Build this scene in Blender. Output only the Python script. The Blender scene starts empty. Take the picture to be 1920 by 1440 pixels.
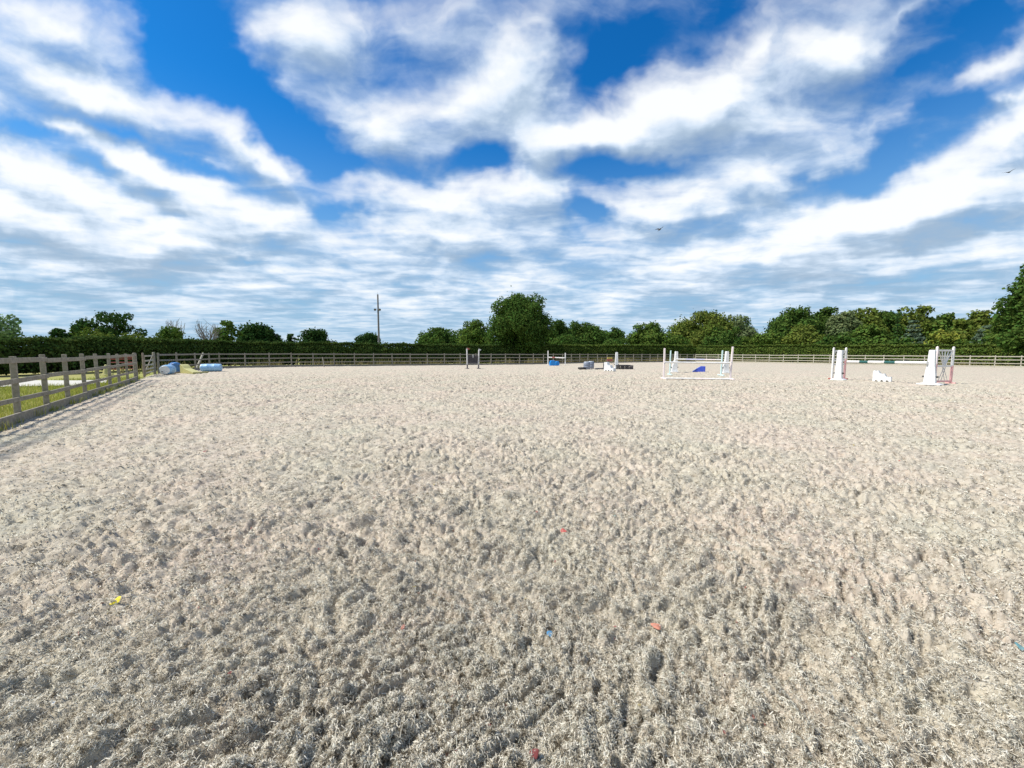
import bpy, math, random
import numpy as np
from mathutils import Vector, Matrix, Euler

R = math.radians
SC = bpy.context.scene
COL = SC.collection
rng = np.random.default_rng(7)
random.seed(7)

# ------------------------------------------------------------------ camera
H = 1.5                      # eye height
F = 721.0                    # focal length in pixels of the 1920 px wide photograph
PITCH = math.atan(58.5 / F)  # looking slightly down
ROLL = R(0.22)
cam_d = bpy.data.cameras.new("camera")
cam_d.sensor_width = 36.0
cam_d.lens = 36.0 * F / 1920.0
cam_d.clip_start = 0.05
cam_d.clip_end = 6000
cam = bpy.data.objects.new("camera", cam_d)
COL.objects.link(cam)
cam.location = (0, 0, H)
CAMR = Matrix.Rotation(R(90) - PITCH, 4, 'X') @ Matrix.Rotation(ROLL, 4, 'Z')
cam.rotation_euler = CAMR.to_euler()
SC.camera = cam


def ray(px, py):
    return (CAMR.to_3x3() @ Vector(((px - 960) / F, (720 - py) / F, -1.0)))


def ground(px, py, z=0.0):
    """point of the level ground seen at a pixel of the photograph"""
    d = ray(px, py)
    t = (z - H) / d.z
    return Vector((d.x * t, d.y * t, z))


def at(px, py, D):
    """point at depth D (metres along +Y) seen at a pixel of the photograph"""
    d = ray(px, py)
    t = D / d.y
    return Vector((d.x * t, D, H + d.z * t))


# ------------------------------------------------------------------ light
SUN_EL, SUN_AZ = 52.0, -100.0       # azimuth clockwise from +Y: high on the left, veiled by thin cloud
to_sun = Vector((math.sin(R(SUN_AZ)) * math.cos(R(SUN_EL)), math.cos(R(SUN_AZ)) * math.cos(R(SUN_EL)), math.sin(R(SUN_EL))))
sun_d = bpy.data.lights.new("sun", 'SUN')
sun_d.energy = 5.0
sun_d.angle = R(7)
sun_d.color = (1.0, 0.95, 0.88)
sun = bpy.data.objects.new("sun", sun_d)
COL.objects.link(sun)
sun.rotation_euler = to_sun.to_track_quat('Z', 'Y').to_euler()

SC.view_settings.view_transform = 'Standard'
SC.view_settings.look = 'None'
SC.view_settings.exposure = 0.36
SC.view_settings.gamma = 1.0
SC.view_settings.use_curve_mapping = False
SC.cycles.max_bounces = 6
SC.cycles.diffuse_bounces = 3
SC.cycles.transmission_bounces = 4
SC.cycles.transparent_max_bounces = 4

# ------------------------------------------------------------------ sky
# clouds: (pixel x, y, half width, half height, turn in degrees (positive: right end lower), amount)
CLOUDS = [
    # upper middle mass
    (570, 55, 190, 110, 25, .55), (760, 50, 250, 100, 10, .42), (720, 225, 170, 85, 18, .5),
    (970, 125, 190, 80, -45, .55), (850, 180, 200, 80, -25, .4), (1010, 190, 130, 90, 0, .35),
    # upper left streaks
    (110, 45, 240, 80, 25, .42), (140, 165, 250, 50, 14, .6), (120, 232, 80, 24, 5, .55), (520, 150, 60, 40, 20, .2),
    (225, 285, 130, 32, 25, .5), (340, 340, 120, 30, 18, .5), (450, 262, 140, 42, 33, .6), (540, 315, 70, 30, 15, .4),
    (120, 345, 170, 52, 22, .5), (10, 310, 120, 50, 15, .4), (60, 400, 220, 60, 15, .45), (410, 88, 30, 10, 5, .2),
    (380, 300, 40, 14, 10, .25),
    # middle band
    (690, 340, 110, 50, 0, .45), (850, 370, 170, 50, -5, .5), (540, 405, 120, 42, 5, .55), (380, 400, 120, 45, 0, .5),
    (830, 440, 260, 60, 0, .45), (240, 450, 260, 60, 5, .45),
    # right of the middle
    (1100, 238, 190, 48, -8, .6), (1000, 290, 80, 60, 0, .4), (1030, 345, 70, 40, 0, .35), (980, 330, 60, 60, 0, .3),
    (1330, 185, 380, 62, -14, .62), (1340, 255, 280, 85, -5, .45), (1420, 335, 220, 70, 0, .5),
    (1420, 80, 260, 60, -35, .38), (1560, 90, 230, 70, -45, .42), (1700, 25, 90, 26, -38, .35),
    (1210, 395, 190, 45, -5, .5), (1330, 365, 130, 40, -12, .4), (1150, 60, 170, 60, -15, .18), (1250, 130, 200, 60, -20, .22),
    # right edge
    (1850, 125, 170, 46, -22, .5), (1890, 245, 140, 48, -20, .5), (1910, 185, 60, 24, 0, .5), (1700, 390, 330, 62, -15, .6),
    (1820, 350, 200, 50, -18, .4), (1740, 80, 160, 50, -30, .13), (1650, 235, 160, 34, -20, .25),
    (1500, 480, 460, 40, -4, .3),
    # clear blue gaps
    (400, 130, 150, 90, 40, -.75), (330, 30, 110, 60, 40, -.6), (560, 250, 150, 50, 35, -.7), (1130, 110, 110, 75, -20, -.75),
    (910, 305, 130, 38, 0, -.75), (60, 240, 120, 26, 12, -.55), (650, 400, 60, 44, 20, -.8), (220, 240, 120, 18, 20, -.4),
    (1150, 305, 110, 34, -5, -.7), (1085, 392, 40, 40, 0, -.75), (1830, 40, 190, 60, -20, -.5), (1660, 300, 180, 40, -25, -.65),
    (1560, 345, 90, 40, -30, -.5), (1800, 190, 150, 32, -12, -.5), (360, 305, 90, 16, 22, -.35), (300, 410, 70, 16, 8, -.3),
    (465, 480, 60, 18, 10, -.35), (915, 490, 60, 22, -5, -.4), (1040, 60, 60, 50, -30, -.3), (700, 310, 200, 22, 0, -.3),
    (170, 300, 60, 24, 20, -.35), (1230, 310, 90, 18, 0, -.4), (1720, 130, 120, 26, -15, -.4), (1330, 20, 120, 40, -20, -.25),
]


def node(nt, kind, **kw):
    n = nt.nodes.new(kind)
    for k, v in kw.items():
        setattr(n, k, v)
    return n


def math_n(nt, op, a, b=None, c=None, clamp=False):
    n = node(nt, 'ShaderNodeMath', operation=op, use_clamp=clamp)
    for i, v in enumerate((a, b, c)):
        if v is None:
            continue
        if isinstance(v, (int, float)):
            n.inputs[i].default_value = v
        else:
            nt.links.new(v, n.inputs[i])
    return n.outputs[0]


def smooth_n(nt, v, lo, hi, a=0.0, b=1.0):
    n = node(nt, 'ShaderNodeMapRange', interpolation_type='SMOOTHSTEP')
    nt.links.new(v, n.inputs[0])
    for i, x in zip((1, 2, 3, 4), (lo, hi, a, b)):
        n.inputs[i].default_value = x
    return n.outputs[0]


def cloud_group():
    g = bpy.data.node_groups.new("cloud_density", 'ShaderNodeTree')
    g.interface.new_socket("Direction", in_out='INPUT', socket_type='NodeSocketVector')
    g.interface.new_socket("Density", in_out='OUTPUT', socket_type='NodeSocketFloat')
    gi = node(g, 'NodeGroupInput')
    go = node(g, 'NodeGroupOutput')
    L = g.links.new
    sep = node(g, 'ShaderNodeSeparateXYZ')
    L(gi.outputs[0], sep.inputs[0])
    x, y, z = sep.outputs
    # the layer as a plane overhead, bent down a little at the horizon
    zc = math_n(g, 'ADD', math_n(g, 'MAXIMUM', z, 0.0), 0.07)
    u = math_n(g, 'DIVIDE', x, zc)
    v = math_n(g, 'DIVIDE', y, zc)
    uv = node(g, 'ShaderNodeCombineXYZ')
    L(u, uv.inputs[0]); L(v, uv.inputs[1])
    mp = node(g, 'ShaderNodeMapping')
    mp.inputs['Scale'].default_value = (1.0, 0.62, 1)
    L(uv.outputs[0], mp.inputs[0])
    n1 = node(g, 'ShaderNodeTexNoise', noise_dimensions='3D')
    n1.inputs['Scale'].default_value = 1.15
    n1.inputs['Detail'].default_value = 6
    n1.inputs['Roughness'].default_value = .47
    n1.inputs['Distortion'].default_value = .35
    L(mp.outputs[0], n1.inputs['Vector'])
    n2 = node(g, 'ShaderNodeTexNoise', noise_dimensions='3D')
    n2.inputs['Scale'].default_value = 3.4
    n2.inputs['Detail'].default_value = 5
    n2.inputs['Roughness'].default_value = .5
    n2.inputs['Distortion'].default_value = .5
    mp2 = node(g, 'ShaderNodeMapping')
    mp2.inputs['Scale'].default_value = (.75, 1.25, 1); mp2.inputs['Rotation'].default_value = (0, 0, R(-8))
    L(uv.outputs[0], mp2.inputs[0])
    L(mp2.outputs[0], n2.inputs['Vector'])
    # the big formations, placed by compass bearing and height (x/y, z/y)
    yc = math_n(g, 'MAXIMUM', y, 0.03)
    p = node(g, 'ShaderNodeCombineXYZ')
    L(math_n(g, 'DIVIDE', x, yc), p.inputs[0]); L(math_n(g, 'DIVIDE', z, yc), p.inputs[1])
    w = node(g, 'ShaderNodeVectorMath', operation='MULTIPLY_ADD')
    wn = node(g, 'ShaderNodeTexNoise', noise_dimensions='3D')
    wn.inputs['Scale'].default_value = 5.0
    wn.inputs['Detail'].default_value = 4
    wn.inputs['Roughness'].default_value = .55
    L(p.outputs[0], wn.inputs['Vector'])
    wc = node(g, 'ShaderNodeVectorMath', operation='SUBTRACT')
    L(wn.outputs['Color'], wc.inputs[0]); wc.inputs[1].default_value = (.5, .5, .5)
    L(wc.outputs[0], w.inputs[0]); w.inputs[1].default_value = (.28, .13, 0); L(p.outputs[0], w.inputs[2])
    total = None
    for (px, py, rx, ry, rot, amt) in CLOUDS:
        d = ray(px, py)
        c = (d.x / d.y, d.z / d.y)
        m = node(g, 'ShaderNodeMapping', vector_type='TEXTURE')
        m.inputs['Location'].default_value = (c[0], c[1], 0)
        m.inputs['Rotation'].default_value = (0, 0, R(-rot))
        m.inputs['Scale'].default_value = (rx * 1.45 / F, ry * 1.45 / F, 1)
        L(w.outputs[0], m.inputs[0])
        flat = m
        gr = node(g, 'ShaderNodeTexGradient', gradient_type='QUADRATIC_SPHERE')
        L(flat.outputs[0], gr.inputs[0])
        k = (.92 if amt > 0 else 1.05) * amt
        total = math_n(g, 'MULTIPLY', gr.outputs['Fac'], k) if total is None else math_n(g, 'MULTIPLY_ADD', gr.outputs['Fac'], k, total)
    # more cover towards the horizon
    low = smooth_n(g, z, .10, .58, .33, -.05)
    s = math_n(g, 'MULTIPLY_ADD', math_n(g, 'SUBTRACT', n1.outputs['Fac'], .5), .8, .47)
    s = math_n(g, 'MULTIPLY_ADD', math_n(g, 'SUBTRACT', n2.outputs['Fac'], .5), .70, s)
    # fine wind-drawn streaks
    mp3 = node(g, 'ShaderNodeMapping')
    mp3.inputs['Scale'].default_value = (1.0, .75, 1); mp3.inputs['Rotation'].default_value = (0, 0, R(12))
    L(uv.outputs[0], mp3.inputs[0])
    n3 = node(g, 'ShaderNodeTexNoise', noise_dimensions='3D')
    n3.inputs['Scale'].default_value = 6.5
    n3.inputs['Detail'].default_value = 5
    n3.inputs['Roughness'].default_value = .55
    n3.inputs['Distortion'].default_value = .8
    L(mp3.outputs[0], n3.inputs['Vector'])
    s = math_n(g, 'MULTIPLY_ADD', math_n(g, 'SUBTRACT', n3.outputs['Fac'], .5), .22, s)
    # billows
    mp4 = node(g, 'ShaderNodeMapping')
    mp4.inputs['Scale'].default_value = (1, 1.8, 1)
    L(w.outputs[0], mp4.inputs[0])
    n4 = node(g, 'ShaderNodeTexNoise', noise_dimensions='3D')
    n4.inputs['Scale'].default_value = 4.5
    n4.inputs['Detail'].default_value = 7
    n4.inputs['Roughness'].default_value = .52
    n4.inputs['Distortion'].default_value = .25
    L(mp4.outputs[0], n4.inputs['Vector'])
    s = math_n(g, 'MULTIPLY_ADD', math_n(g, 'SUBTRACT', n4.outputs['Fac'], .5), .75, s)
    # thicker behind the viewer: unseen cloud added to make the ambient light less blue
    s = math_n(g, 'ADD', s, smooth_n(g, y, -.25, .25, .15, 0))
    s = math_n(g, 'ADD', s, low)
    s = math_n(g, 'ADD', s, total)
    L(s, go.inputs[0])
    return g


world = bpy.data.worlds.new("World")
SC.world = world
world.use_nodes = True
wt = world.node_tree
wt.nodes.clear()
WL = wt.links.new
w_out = node(wt, 'ShaderNodeOutputWorld')
bg = node(wt, 'ShaderNodeBackground')
WL(bg.outputs[0], w_out.inputs[0])
sky = node(wt, 'ShaderNodeTexSky', sky_type='NISHITA', sun_disc=False)
sky.sun_elevation = R(SUN_EL)
sky.sun_rotation = R(SUN_AZ)
sky.altitude = 50
sky.air_density = 1.0
sky.dust_density = 0.4
sky.ozone_density = 1.6
hs = node(wt, 'ShaderNodeHueSaturation')
hs.inputs['Saturation'].default_value = 1.4
hs.inputs['Value'].default_value = 1.0
WL(sky.outputs[0], hs.inputs['Color'])
tc = node(wt, 'ShaderNodeTexCoord')
grp = cloud_group()
d0 = node(wt, 'ShaderNodeGroup'); d0.node_tree = grp
WL(tc.outputs['Generated'], d0.inputs[0])
up = node(wt, 'ShaderNodeVectorMath', operation='ADD')
WL(tc.outputs['Generated'], up.inputs[0]); up.inputs[1].default_value = (-.02, 0, .05)
d1 = node(wt, 'ShaderNodeGroup'); d1.node_tree = grp
WL(up.outputs[0], d1.inputs[0])
alpha = smooth_n(wt, d0.outputs[0], .25, 1.02)
dz = node(wt, 'ShaderNodeSeparateXYZ')
WL(tc.outputs['Generated'], dz.inputs[0])
alpha = math_n(wt, 'MULTIPLY', alpha, smooth_n(wt, dz.outputs[2], .0, .16, .45, .97))
# sunlit edge on top, grey underneath where the cloud is deep
edge = math_n(wt, 'SUBTRACT', d0.outputs[0], d1.outputs[0])
lit = smooth_n(wt, edge, -.46, .46)
deep = smooth_n(wt, d0.outputs[0], .45, 1.3)
lum = math_n(wt, 'MULTIPLY_ADD', lit, .52, .38)
lum = math_n(wt, 'MULTIPLY_ADD', deep, .10, lum)
ramp = node(wt, 'ShaderNodeValToRGB')
ramp.color_ramp.elements[0].position = .36
ramp.color_ramp.elements[0].color = (.26, .35, .46, 1)
ramp.color_ramp.elements[1].position = .95
ramp.color_ramp.elements[1].color = (.79, .81, .83, 1)
for p_, c_ in ((.54, (.38, .48, .60, 1)), (.72, (.56, .65, .76, 1))):
    e = ramp.color_ramp.elements.new(p_); e.color = c_
WL(lum, ramp.inputs[0])
# scale the sky first so that the mix is in final radiance; pale air low down
sk = node(wt, 'ShaderNodeVectorMath', operation='SCALE')
WL(hs.outputs[0], sk.inputs[0]); sk.inputs['Scale'].default_value = .125
low_air = node(wt, 'ShaderNodeMix', data_type='RGBA')
WL(smooth_n(wt, dz.outputs[2], .0, .50, .95, 0.0), low_air.inputs['Factor'])
tint = node(wt, 'ShaderNodeMix', data_type='RGBA', blend_type='MULTIPLY')
tint.inputs['Factor'].default_value = 1.0
WL(sk.outputs[0], tint.inputs['A']); tint.inputs['B'].default_value = (.22, .80, 1.0, 1)
WL(tint.outputs['Result'], low_air.inputs['A']); low_air.inputs['B'].default_value = (.26, .41, .58, 1)
mix = node(wt, 'ShaderNodeMix', data_type='RGBA')
WL(alpha, mix.inputs['Factor']); WL(low_air.outputs['Result'], mix.inputs['A']); WL(ramp.outputs[0], mix.inputs['B'])
WL(mix.outputs['Result'], bg.inputs['Color'])
bg.inputs['Strength'].default_value = 1.0
world.cycles.sampling_method = 'MANUAL'
world.cycles.sample_map_resolution = 512

# ------------------------------------------------------------------ helpers: materials
def new_mat(name):
    m = bpy.data.materials.new(name)
    m.use_nodes = True
    return m, m.node_tree, m.node_tree.nodes['Principled BSDF']


def noise_col(nt, stops, scale, detail=6, rough=.6, coord='Object', stretch=(1, 1, 1), distortion=0.0):
    """noise -> colour ramp; stops: [(pos, rgb)]"""
    t = node(nt, 'ShaderNodeTexCoord')
    mp = node(nt, 'ShaderNodeMapping'); mp.inputs['Scale'].default_value = stretch
    nt.links.new(t.outputs[coord], mp.inputs[0])
    n = node(nt, 'ShaderNodeTexNoise')
    n.inputs['Scale'].default_value = scale; n.inputs['Detail'].default_value = detail
    n.inputs['Roughness'].default_value = rough; n.inputs['Distortion'].default_value = distortion
    nt.links.new(mp.outputs[0], n.inputs['Vector'])
    r = node(nt, 'ShaderNodeValToRGB')
    while len(r.color_ramp.elements) < len(stops):
        r.color_ramp.elements.new(.5)
    for e_, (p, c) in zip(r.color_ramp.elements, stops):
        e_.position = p; e_.color = (*c, 1)
    nt.links.new(n.outputs['Fac'], r.inputs[0])
    return r.outputs[0], n.outputs['Fac']


def mixc(nt, fac, a, b, mode='MIX'):
    m = node(nt, 'ShaderNodeMix', data_type='RGBA', blend_type=mode)
    for sock, v in (('Factor', fac), ('A', a), ('B', b)):
        if hasattr(v, 'links'):
            nt.links.new(v, m.inputs[sock])
        elif isinstance(v, tuple):
            m.inputs[sock].default_value = (*v, 1)
        else:
            m.inputs[sock].default_value = v
    return m.outputs['Result']


def bump(nt, b, h, strength=.4, dist=.01):
    n = node(nt, 'ShaderNodeBump')
    n.inputs['Strength'].default_value = strength; n.inputs['Distance'].default_value = dist
    nt.links.new(h, n.inputs['Height']); nt.links.new(n.outputs[0], b.inputs['Normal'])


def painted(name, c, rough=.5, dirt=.25, dirt_c=(.33, .28, .22)):
    """plastic or painted wood with worn, dusty patches"""
    m, nt, b = new_mat(name)
    col, f = noise_col(nt, [(.35, tuple(x * .86 for x in c)), (.65, c)], 2.5)
    d, f2 = noise_col(nt, [(.5, (0, 0, 0)), (.72, (1, 1, 1))], 6, 8, .7)
    nt.links.new(mixc(nt, math_n(nt, 'MULTIPLY', d, dirt), col, dirt_c), b.inputs['Base Color'])
    b.inputs['Roughness'].default_value = rough
    bump(nt, b, f2, .15, .01)
    return m


def wood(name, c0, c1, grain=(3, 3, 3), green=None):
    m, nt, b = new_mat(name)
    col, f = noise_col(nt, [(.3, c0), (.7, c1)], 4, 8, .65, stretch=grain)
    col2, f2 = noise_col(nt, [(.45, (0, 0, 0)), (.75, (1, 1, 1))], 1.7, 5)
    col = mixc(nt, math_n(nt, 'MULTIPLY', col2, .5), col, green or tuple(x * .6 for x in c0))
    nt.links.new(col, b.inputs['Base Color'])
    b.inputs['Roughness'].default_value = .9
    b.inputs['Specular IOR Level'].default_value = .15
    bump(nt, b, f, .5, .01)
    return m


def leaf_mat(name, c, c2, var=.5, trans=.3, patch=.35):
    """leaves: two greens varied clump by clump and leaf by leaf, some light passing through"""
    m, nt, b = new_mat(name)
    nt.nodes.remove(b)
    out = nt.nodes['Material Output']
    col, f = noise_col(nt, [(.32, c), (.68, c2)], patch, 4, .6)
    g = node(nt, 'ShaderNodeNewGeometry')
    h = node(nt, 'ShaderNodeHueSaturation')
    nt.links.new(col, h.inputs['Color'])
    nt.links.new(math_n(nt, 'MULTIPLY_ADD', g.outputs['Random Per Island'], var, 1 - var * .5), h.inputs['Value'])
    r2 = math_n(nt, 'FRACT', math_n(nt, 'MULTIPLY', g.outputs['Random Per Island'], 37.7))
    nt.links.new(math_n(nt, 'MULTIPLY_ADD', r2, .05, .475), h.inputs['Hue'])
    d = node(nt, 'ShaderNodeBsdfDiffuse'); t = node(nt, 'ShaderNodeBsdfTranslucent')
    nt.links.new(h.outputs[0], d.inputs[0]); nt.links.new(h.outputs[0], t.inputs[0])
    mx = node(nt, 'ShaderNodeMixShader'); mx.inputs[0].default_value = trans
    nt.links.new(d.outputs[0], mx.inputs[1]); nt.links.new(t.outputs[0], mx.inputs[2])
    nt.links.new(mx.outputs[0], out.inputs[0])
    return m


# ------------------------------------------------------------------ helpers: objects
def link(name, me, parent=None):
    o = bpy.data.objects.new(name, me)
    COL.objects.link(o)
    if parent:
        o.parent = parent
    return o


def tag(o, label=None, cat=None, group=None, kind=None):
    for k, v in (('label', label), ('category', cat), ('group', group), ('kind', kind)):
        if v:
            o[k] = v
    return o


def empty(name, loc, label, cat, group=None, rz=0.0):
    o = bpy.data.objects.new(name, None)
    o.empty_display_size = .2
    COL.objects.link(o)
    o.location = loc
    o.rotation_euler = (0, 0, rz)
    return tag(o, label, cat, group)


def mesh_np(name, v, f, mat, parent=None, smooth=False):
    """mesh from numpy arrays; f is (n, k) with k 3 or 4"""
    me = bpy.data.meshes.new(name)
    n, k = f.shape
    me.vertices.add(len(v)); me.vertices.foreach_set('co', np.ascontiguousarray(v, dtype=np.float32).ravel())
    me.loops.add(n * k); me.loops.foreach_set('vertex_index', np.ascontiguousarray(f, dtype=np.int32).ravel())
    me.polygons.add(n)
    me.polygons.foreach_set('loop_start', np.arange(0, n * k, k, dtype=np.int32))
    me.polygons.foreach_set('loop_total', np.full(n, k, dtype=np.int32))
    me.polygons.foreach_set('use_smooth', np.full(n, smooth, dtype=bool))
    me.update(calc_edges=True)
    me.materials.append(mat)
    return link(name, me, parent)


class MB:
    """collects boxes, tubes and prisms and links them as one mesh"""
    def __init__(self):
        self.v, self.f, self.s, self.m = [], [], [], []

    def add(self, vs, fs, smooth=False, mi=0, M=None):
        o = len(self.v)
        self.v += [tuple((M @ Vector(p)) if M else Vector(p)) for p in vs]
        for f in fs:
            self.f.append([o + i for i in f]); self.s.append(smooth); self.m.append(mi)
        return self

    def box(self, c, s, M=None, mi=0, ch=.006):
        """box with small chamfers on its edges"""
        x, y, z = (k / 2 for k in s)
        ch = min(ch, x * .5, y * .5, z * .5)
        vs, idx = [], {}
        for sx in (-1, 1):
            for sy in (-1, 1):
                for sz in (-1, 1):
                    for ax in range(3):
                        p = [sx * (x - ch), sy * (y - ch), sz * (z - ch)]
                        p[ax] = (sx * x, sy * y, sz * z)[ax]
                        idx[sx, sy, sz, ax] = len(vs)
                        vs.append((c[0] + p[0], c[1] + p[1], c[2] + p[2]))
        fs = []
        S = (-1, 1)
        for ax in range(3):
            a, b = [i for i in range(3) if i != ax]
            for s_ in S:
                q = []
                for (i, j) in ((-1, -1), (1, -1), (1, 1), (-1, 1)):
                    k = [0, 0, 0]; k[ax] = s_; k[a] = i; k[b] = j
                    q.append(idx[(*k, ax)])
                if (s_ > 0) != (ax != 1):
                    q.reverse()
                fs.append(q)
        for ax in range(3):                      # edges along ax
            a, b = [i for i in range(3) if i != ax]
            for i in S:
                for j in S:
                    k0 = [0, 0, 0]; k0[ax] = -1; k0[a] = i; k0[b] = j
                    k1 = list(k0); k1[ax] = 1
                    fs.append([idx[(*k0, a)], idx[(*k1, a)], idx[(*k1, b)], idx[(*k0, b)]])
        for sx in S:
            for sy in S:
                for sz in S:
                    fs.append([idx[sx, sy, sz, 0], idx[sx, sy, sz, 1], idx[sx, sy, sz, 2]])
        return self.add(vs, fs, False, mi, M)

    def beam(self, p0, p1, w, h, mi=0, up=(0, 0, 1), ch=.006):
        p0, p1 = Vector(p0), Vector(p1)
        d = p1 - p0; L = d.length; d.normalize()
        upv = Vector(up)
        if abs(d.dot(upv)) > .99:
            upv = Vector((0, 1, 0))
        s = d.cross(upv).normalized(); u = s.cross(d)
        M = Matrix((( *d, 0), (*s, 0), (*u, 0), (0, 0, 0, 1))).transposed()
        M.translation = (p0 + p1) / 2
        return self.box((0, 0, 0), (L, w, h), M, mi, ch)

    def tube(self, p0, p1, r0, r1=None, n=12, mi=0, rings=None):
        """tube; rings: [(t, radius)] along it for a shaped profile"""
        p0, p1 = Vector(p0), Vector(p1)
        r1 = r0 if r1 is None else r1
        d = (p1 - p0); L = d.length; d.normalize()
        a = d.orthogonal().normalized(); b = d.cross(a)
        rings = rings or [(0, r0), (1, r1)]
        vs = []
        for t, r in rings:
            for k in range(n):
                an = 2 * math.pi * k / n
                vs.append(p0 + d * (L * t) + (a * math.cos(an) + b * math.sin(an)) * r)
        fs = []
        for i in range(len(rings) - 1):
            for k in range(n):
                k2 = (k + 1) % n
                fs.append([i * n + k, i * n + k2, (i + 1) * n + k2, (i + 1) * n + k])
        self.add(vs, fs, True, mi)
        self.add(vs[:n], [list(range(n))[::-1]], False, mi)
        self.add(vs[-n:], [list(range(n))], False, mi)
        return self

    def prism(self, pts, y0, y1, M=None, mi=0):
        """outline in x, z pushed from y0 to y1"""
        n = len(pts)
        vs = [(x, y0, z) for x, z in pts] + [(x, y1, z) for x, z in pts]
        fs = [list(range(n)), list(range(2 * n - 1, n - 1, -1))]
        for k in range(n):
            k2 = (k + 1) % n
            fs.append([k2, k, n + k, n + k2])
        return self.add(vs, fs, False, mi, M)

    def build(self, name, mats, parent=None, bevel=0.0):
        me = bpy.data.meshes.new(name)
        me.from_pydata(self.v, [], self.f)
        for p, s, m in zip(me.polygons, self.s, self.m):
            p.use_smooth = s; p.material_index = m
        for m in (mats if isinstance(mats, (list, tuple)) else [mats]):
            me.materials.append(m)
        o = link(name, me, parent)
        if bevel:
            b = o.modifiers.new('bevel', 'BEVEL'); b.width = bevel; b.segments = 2; b.limit_method = 'ANGLE'
        return o


# ------------------------------------------------------------------ helpers: noise
_perm = np.random.default_rng(3).permutation(4096).astype(np.int64)
_ang = np.random.default_rng(4).uniform(0, 2 * np.pi, 4096)
_gx, _gy = np.cos(_ang), np.sin(_ang)


def perlin(x, y, seed=0):
    xi = np.floor(x).astype(np.int64); yi = np.floor(y).astype(np.int64)
    fx, fy = x - xi, y - yi
    u = fx * fx * fx * (fx * (fx * 6 - 15) + 10); v = fy * fy * fy * (fy * (fy * 6 - 15) + 10)

    def g(ix, iy, dx, dy):
        h = _perm[(_perm[(ix + seed * 131) & 4095] + iy) & 4095]
        return _gx[h] * dx + _gy[h] * dy
    a = g(xi, yi, fx, fy); b = g(xi + 1, yi, fx - 1, fy)
    c = g(xi, yi + 1, fx, fy - 1); d = g(xi + 1, yi + 1, fx - 1, fy - 1)
    return ((a + u * (b - a)) + v * ((c + u * (d - c)) - (a + u * (b - a)))) * 1.5


def sstep(x, a, b):
    t = np.clip((x - a) / (b - a), 0, 1)
    return t * t * (3 - 2 * t)


# ------------------------------------------------------------------ materials
M_WOOD = wood('weathered_rail_wood', (.18, .157, .12), (.36, .325, .26), green=(.17, .17, .11))
M_WOOD_FAR = wood('pale_rail_wood', (.16, .145, .12), (.30, .275, .23), green=(.14, .14, .10))
M_WOOD_PALE = wood('bleached_rail_wood', (.32, .295, .235), (.50, .465, .38), green=(.26, .25, .18))
M_BROWN = wood('brown_post_wood', (.19, .15, .115), (.33, .27, .205))
M_BARK = wood('bark', (.06, .05, .04), (.14, .115, .09), grain=(5, 5, 1.2))
M_TWIG = wood('grey_twigs', (.22, .20, .17), (.32, .29, .25))
M_WHITE = painted('white_plastic', (.76, .76, .74), .42, .3)
M_WHITEW = painted('white_painted_wood', (.76, .74, .70), .55, .4)
M_PINK = painted('faded_pink_paint', (.78, .42, .40), .6, .25)
M_PINKW = painted('pinkish_white_paint', (.85, .74, .71), .6, .25)
M_MINT = painted('pale_mint_paint', (.60, .78, .76), .55, .2)
M_GREEN = painted('dark_green_paint', (.02, .10, .09), .45, .15)
M_BLUE = painted('royal_blue_plastic', (.03, .07, .45), .45, .25)
M_BLUEL = painted('faded_light_blue_plastic', (.28, .42, .72), .4, .2)
M_SKYB = painted('bright_blue_plastic', (.0, .22, .62), .35, .1)
M_BARREL = painted('barrel_blue_plastic', (.06, .20, .46), .38, .2)
M_BARREL2 = painted('faded_barrel_blue_plastic', (.28, .50, .72), .4, .2)
M_GREYB = painted('grey_barrel_plastic', (.20, .23, .29), .45, .3)
M_GREYT = painted('pale_grey_lid', (.55, .60, .64), .4, .3)
M_BLACK = painted('black_rubber', (.018, .018, .02), .7, .2)
M_DARK = painted('dark_panel_paint', (.03, .025, .03), .6, .2)
M_GREYP = painted('pale_grey_paint', (.62, .60, .58), .6, .3)
M_GREYD = painted('dark_grey_paint', (.12, .11, .12), .6, .3)
M_YELLOW = painted('faded_yellow_plastic', (.45, .42, .16), .55, .3)
M_YELLOWB = painted('bright_yellow_plastic', (.50, .38, .05), .6, .35)
M_RED = painted('faded_red_paint', (.36, .08, .065), .55, .25)
M_LILAC = painted('pale_lilac_paint', (.66, .64, .80), .5, .15)
M_GREYP2 = painted('weathered_grey_pole', (.17, .16, .165), .7, .2)
M_STEEL = painted('galvanised_steel', (.42, .43, .45), .45, .2)

# ------------------------------------------------------------------ the riding arena: outline
# corner points of the fence line on the ground (from the photograph)
LE0 = ground(0, 800); LE1 = ground(270, 707)
ldir = (LE1 - LE0).normalized()
L_NEAR = LE1 - ldir * 34.0                       # well behind the camera
G1 = ground(291, 701)
B = [G1, ground(412, 690.2), ground(547, 687.4), Vector((2.8, 50.8, 0)), Vector((11.5, 58.5, 0)), Vector((33.5, 71.0, 0))]
RC = B[-1]
R1 = Vector((58.6, 45.2, 0))
rdir = (R1 - RC).normalized()
R_END = RC + rdir * 82
OUTLINE = [L_NEAR, LE1, *B, R_END]


def inside(x, y, pad=0.0):
    poly = [(p.x, p.y) for p in OUTLINE]
    r = np.zeros(x.shape, bool)
    n = len(poly)
    for i in range(n):
        (x0, y0), (x1, y1) = poly[i], poly[(i + 1) % n]
        c = ((y0 > y) != (y1 > y)) & (x < (x1 - x0) * (y - y0) / ((y1 - y0) + 1e-12) + x0)
        r ^= c
    return r


# furrow direction: roughly square to the left fence
FA = math.atan2(ldir.y, ldir.x) - R(90)


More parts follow.
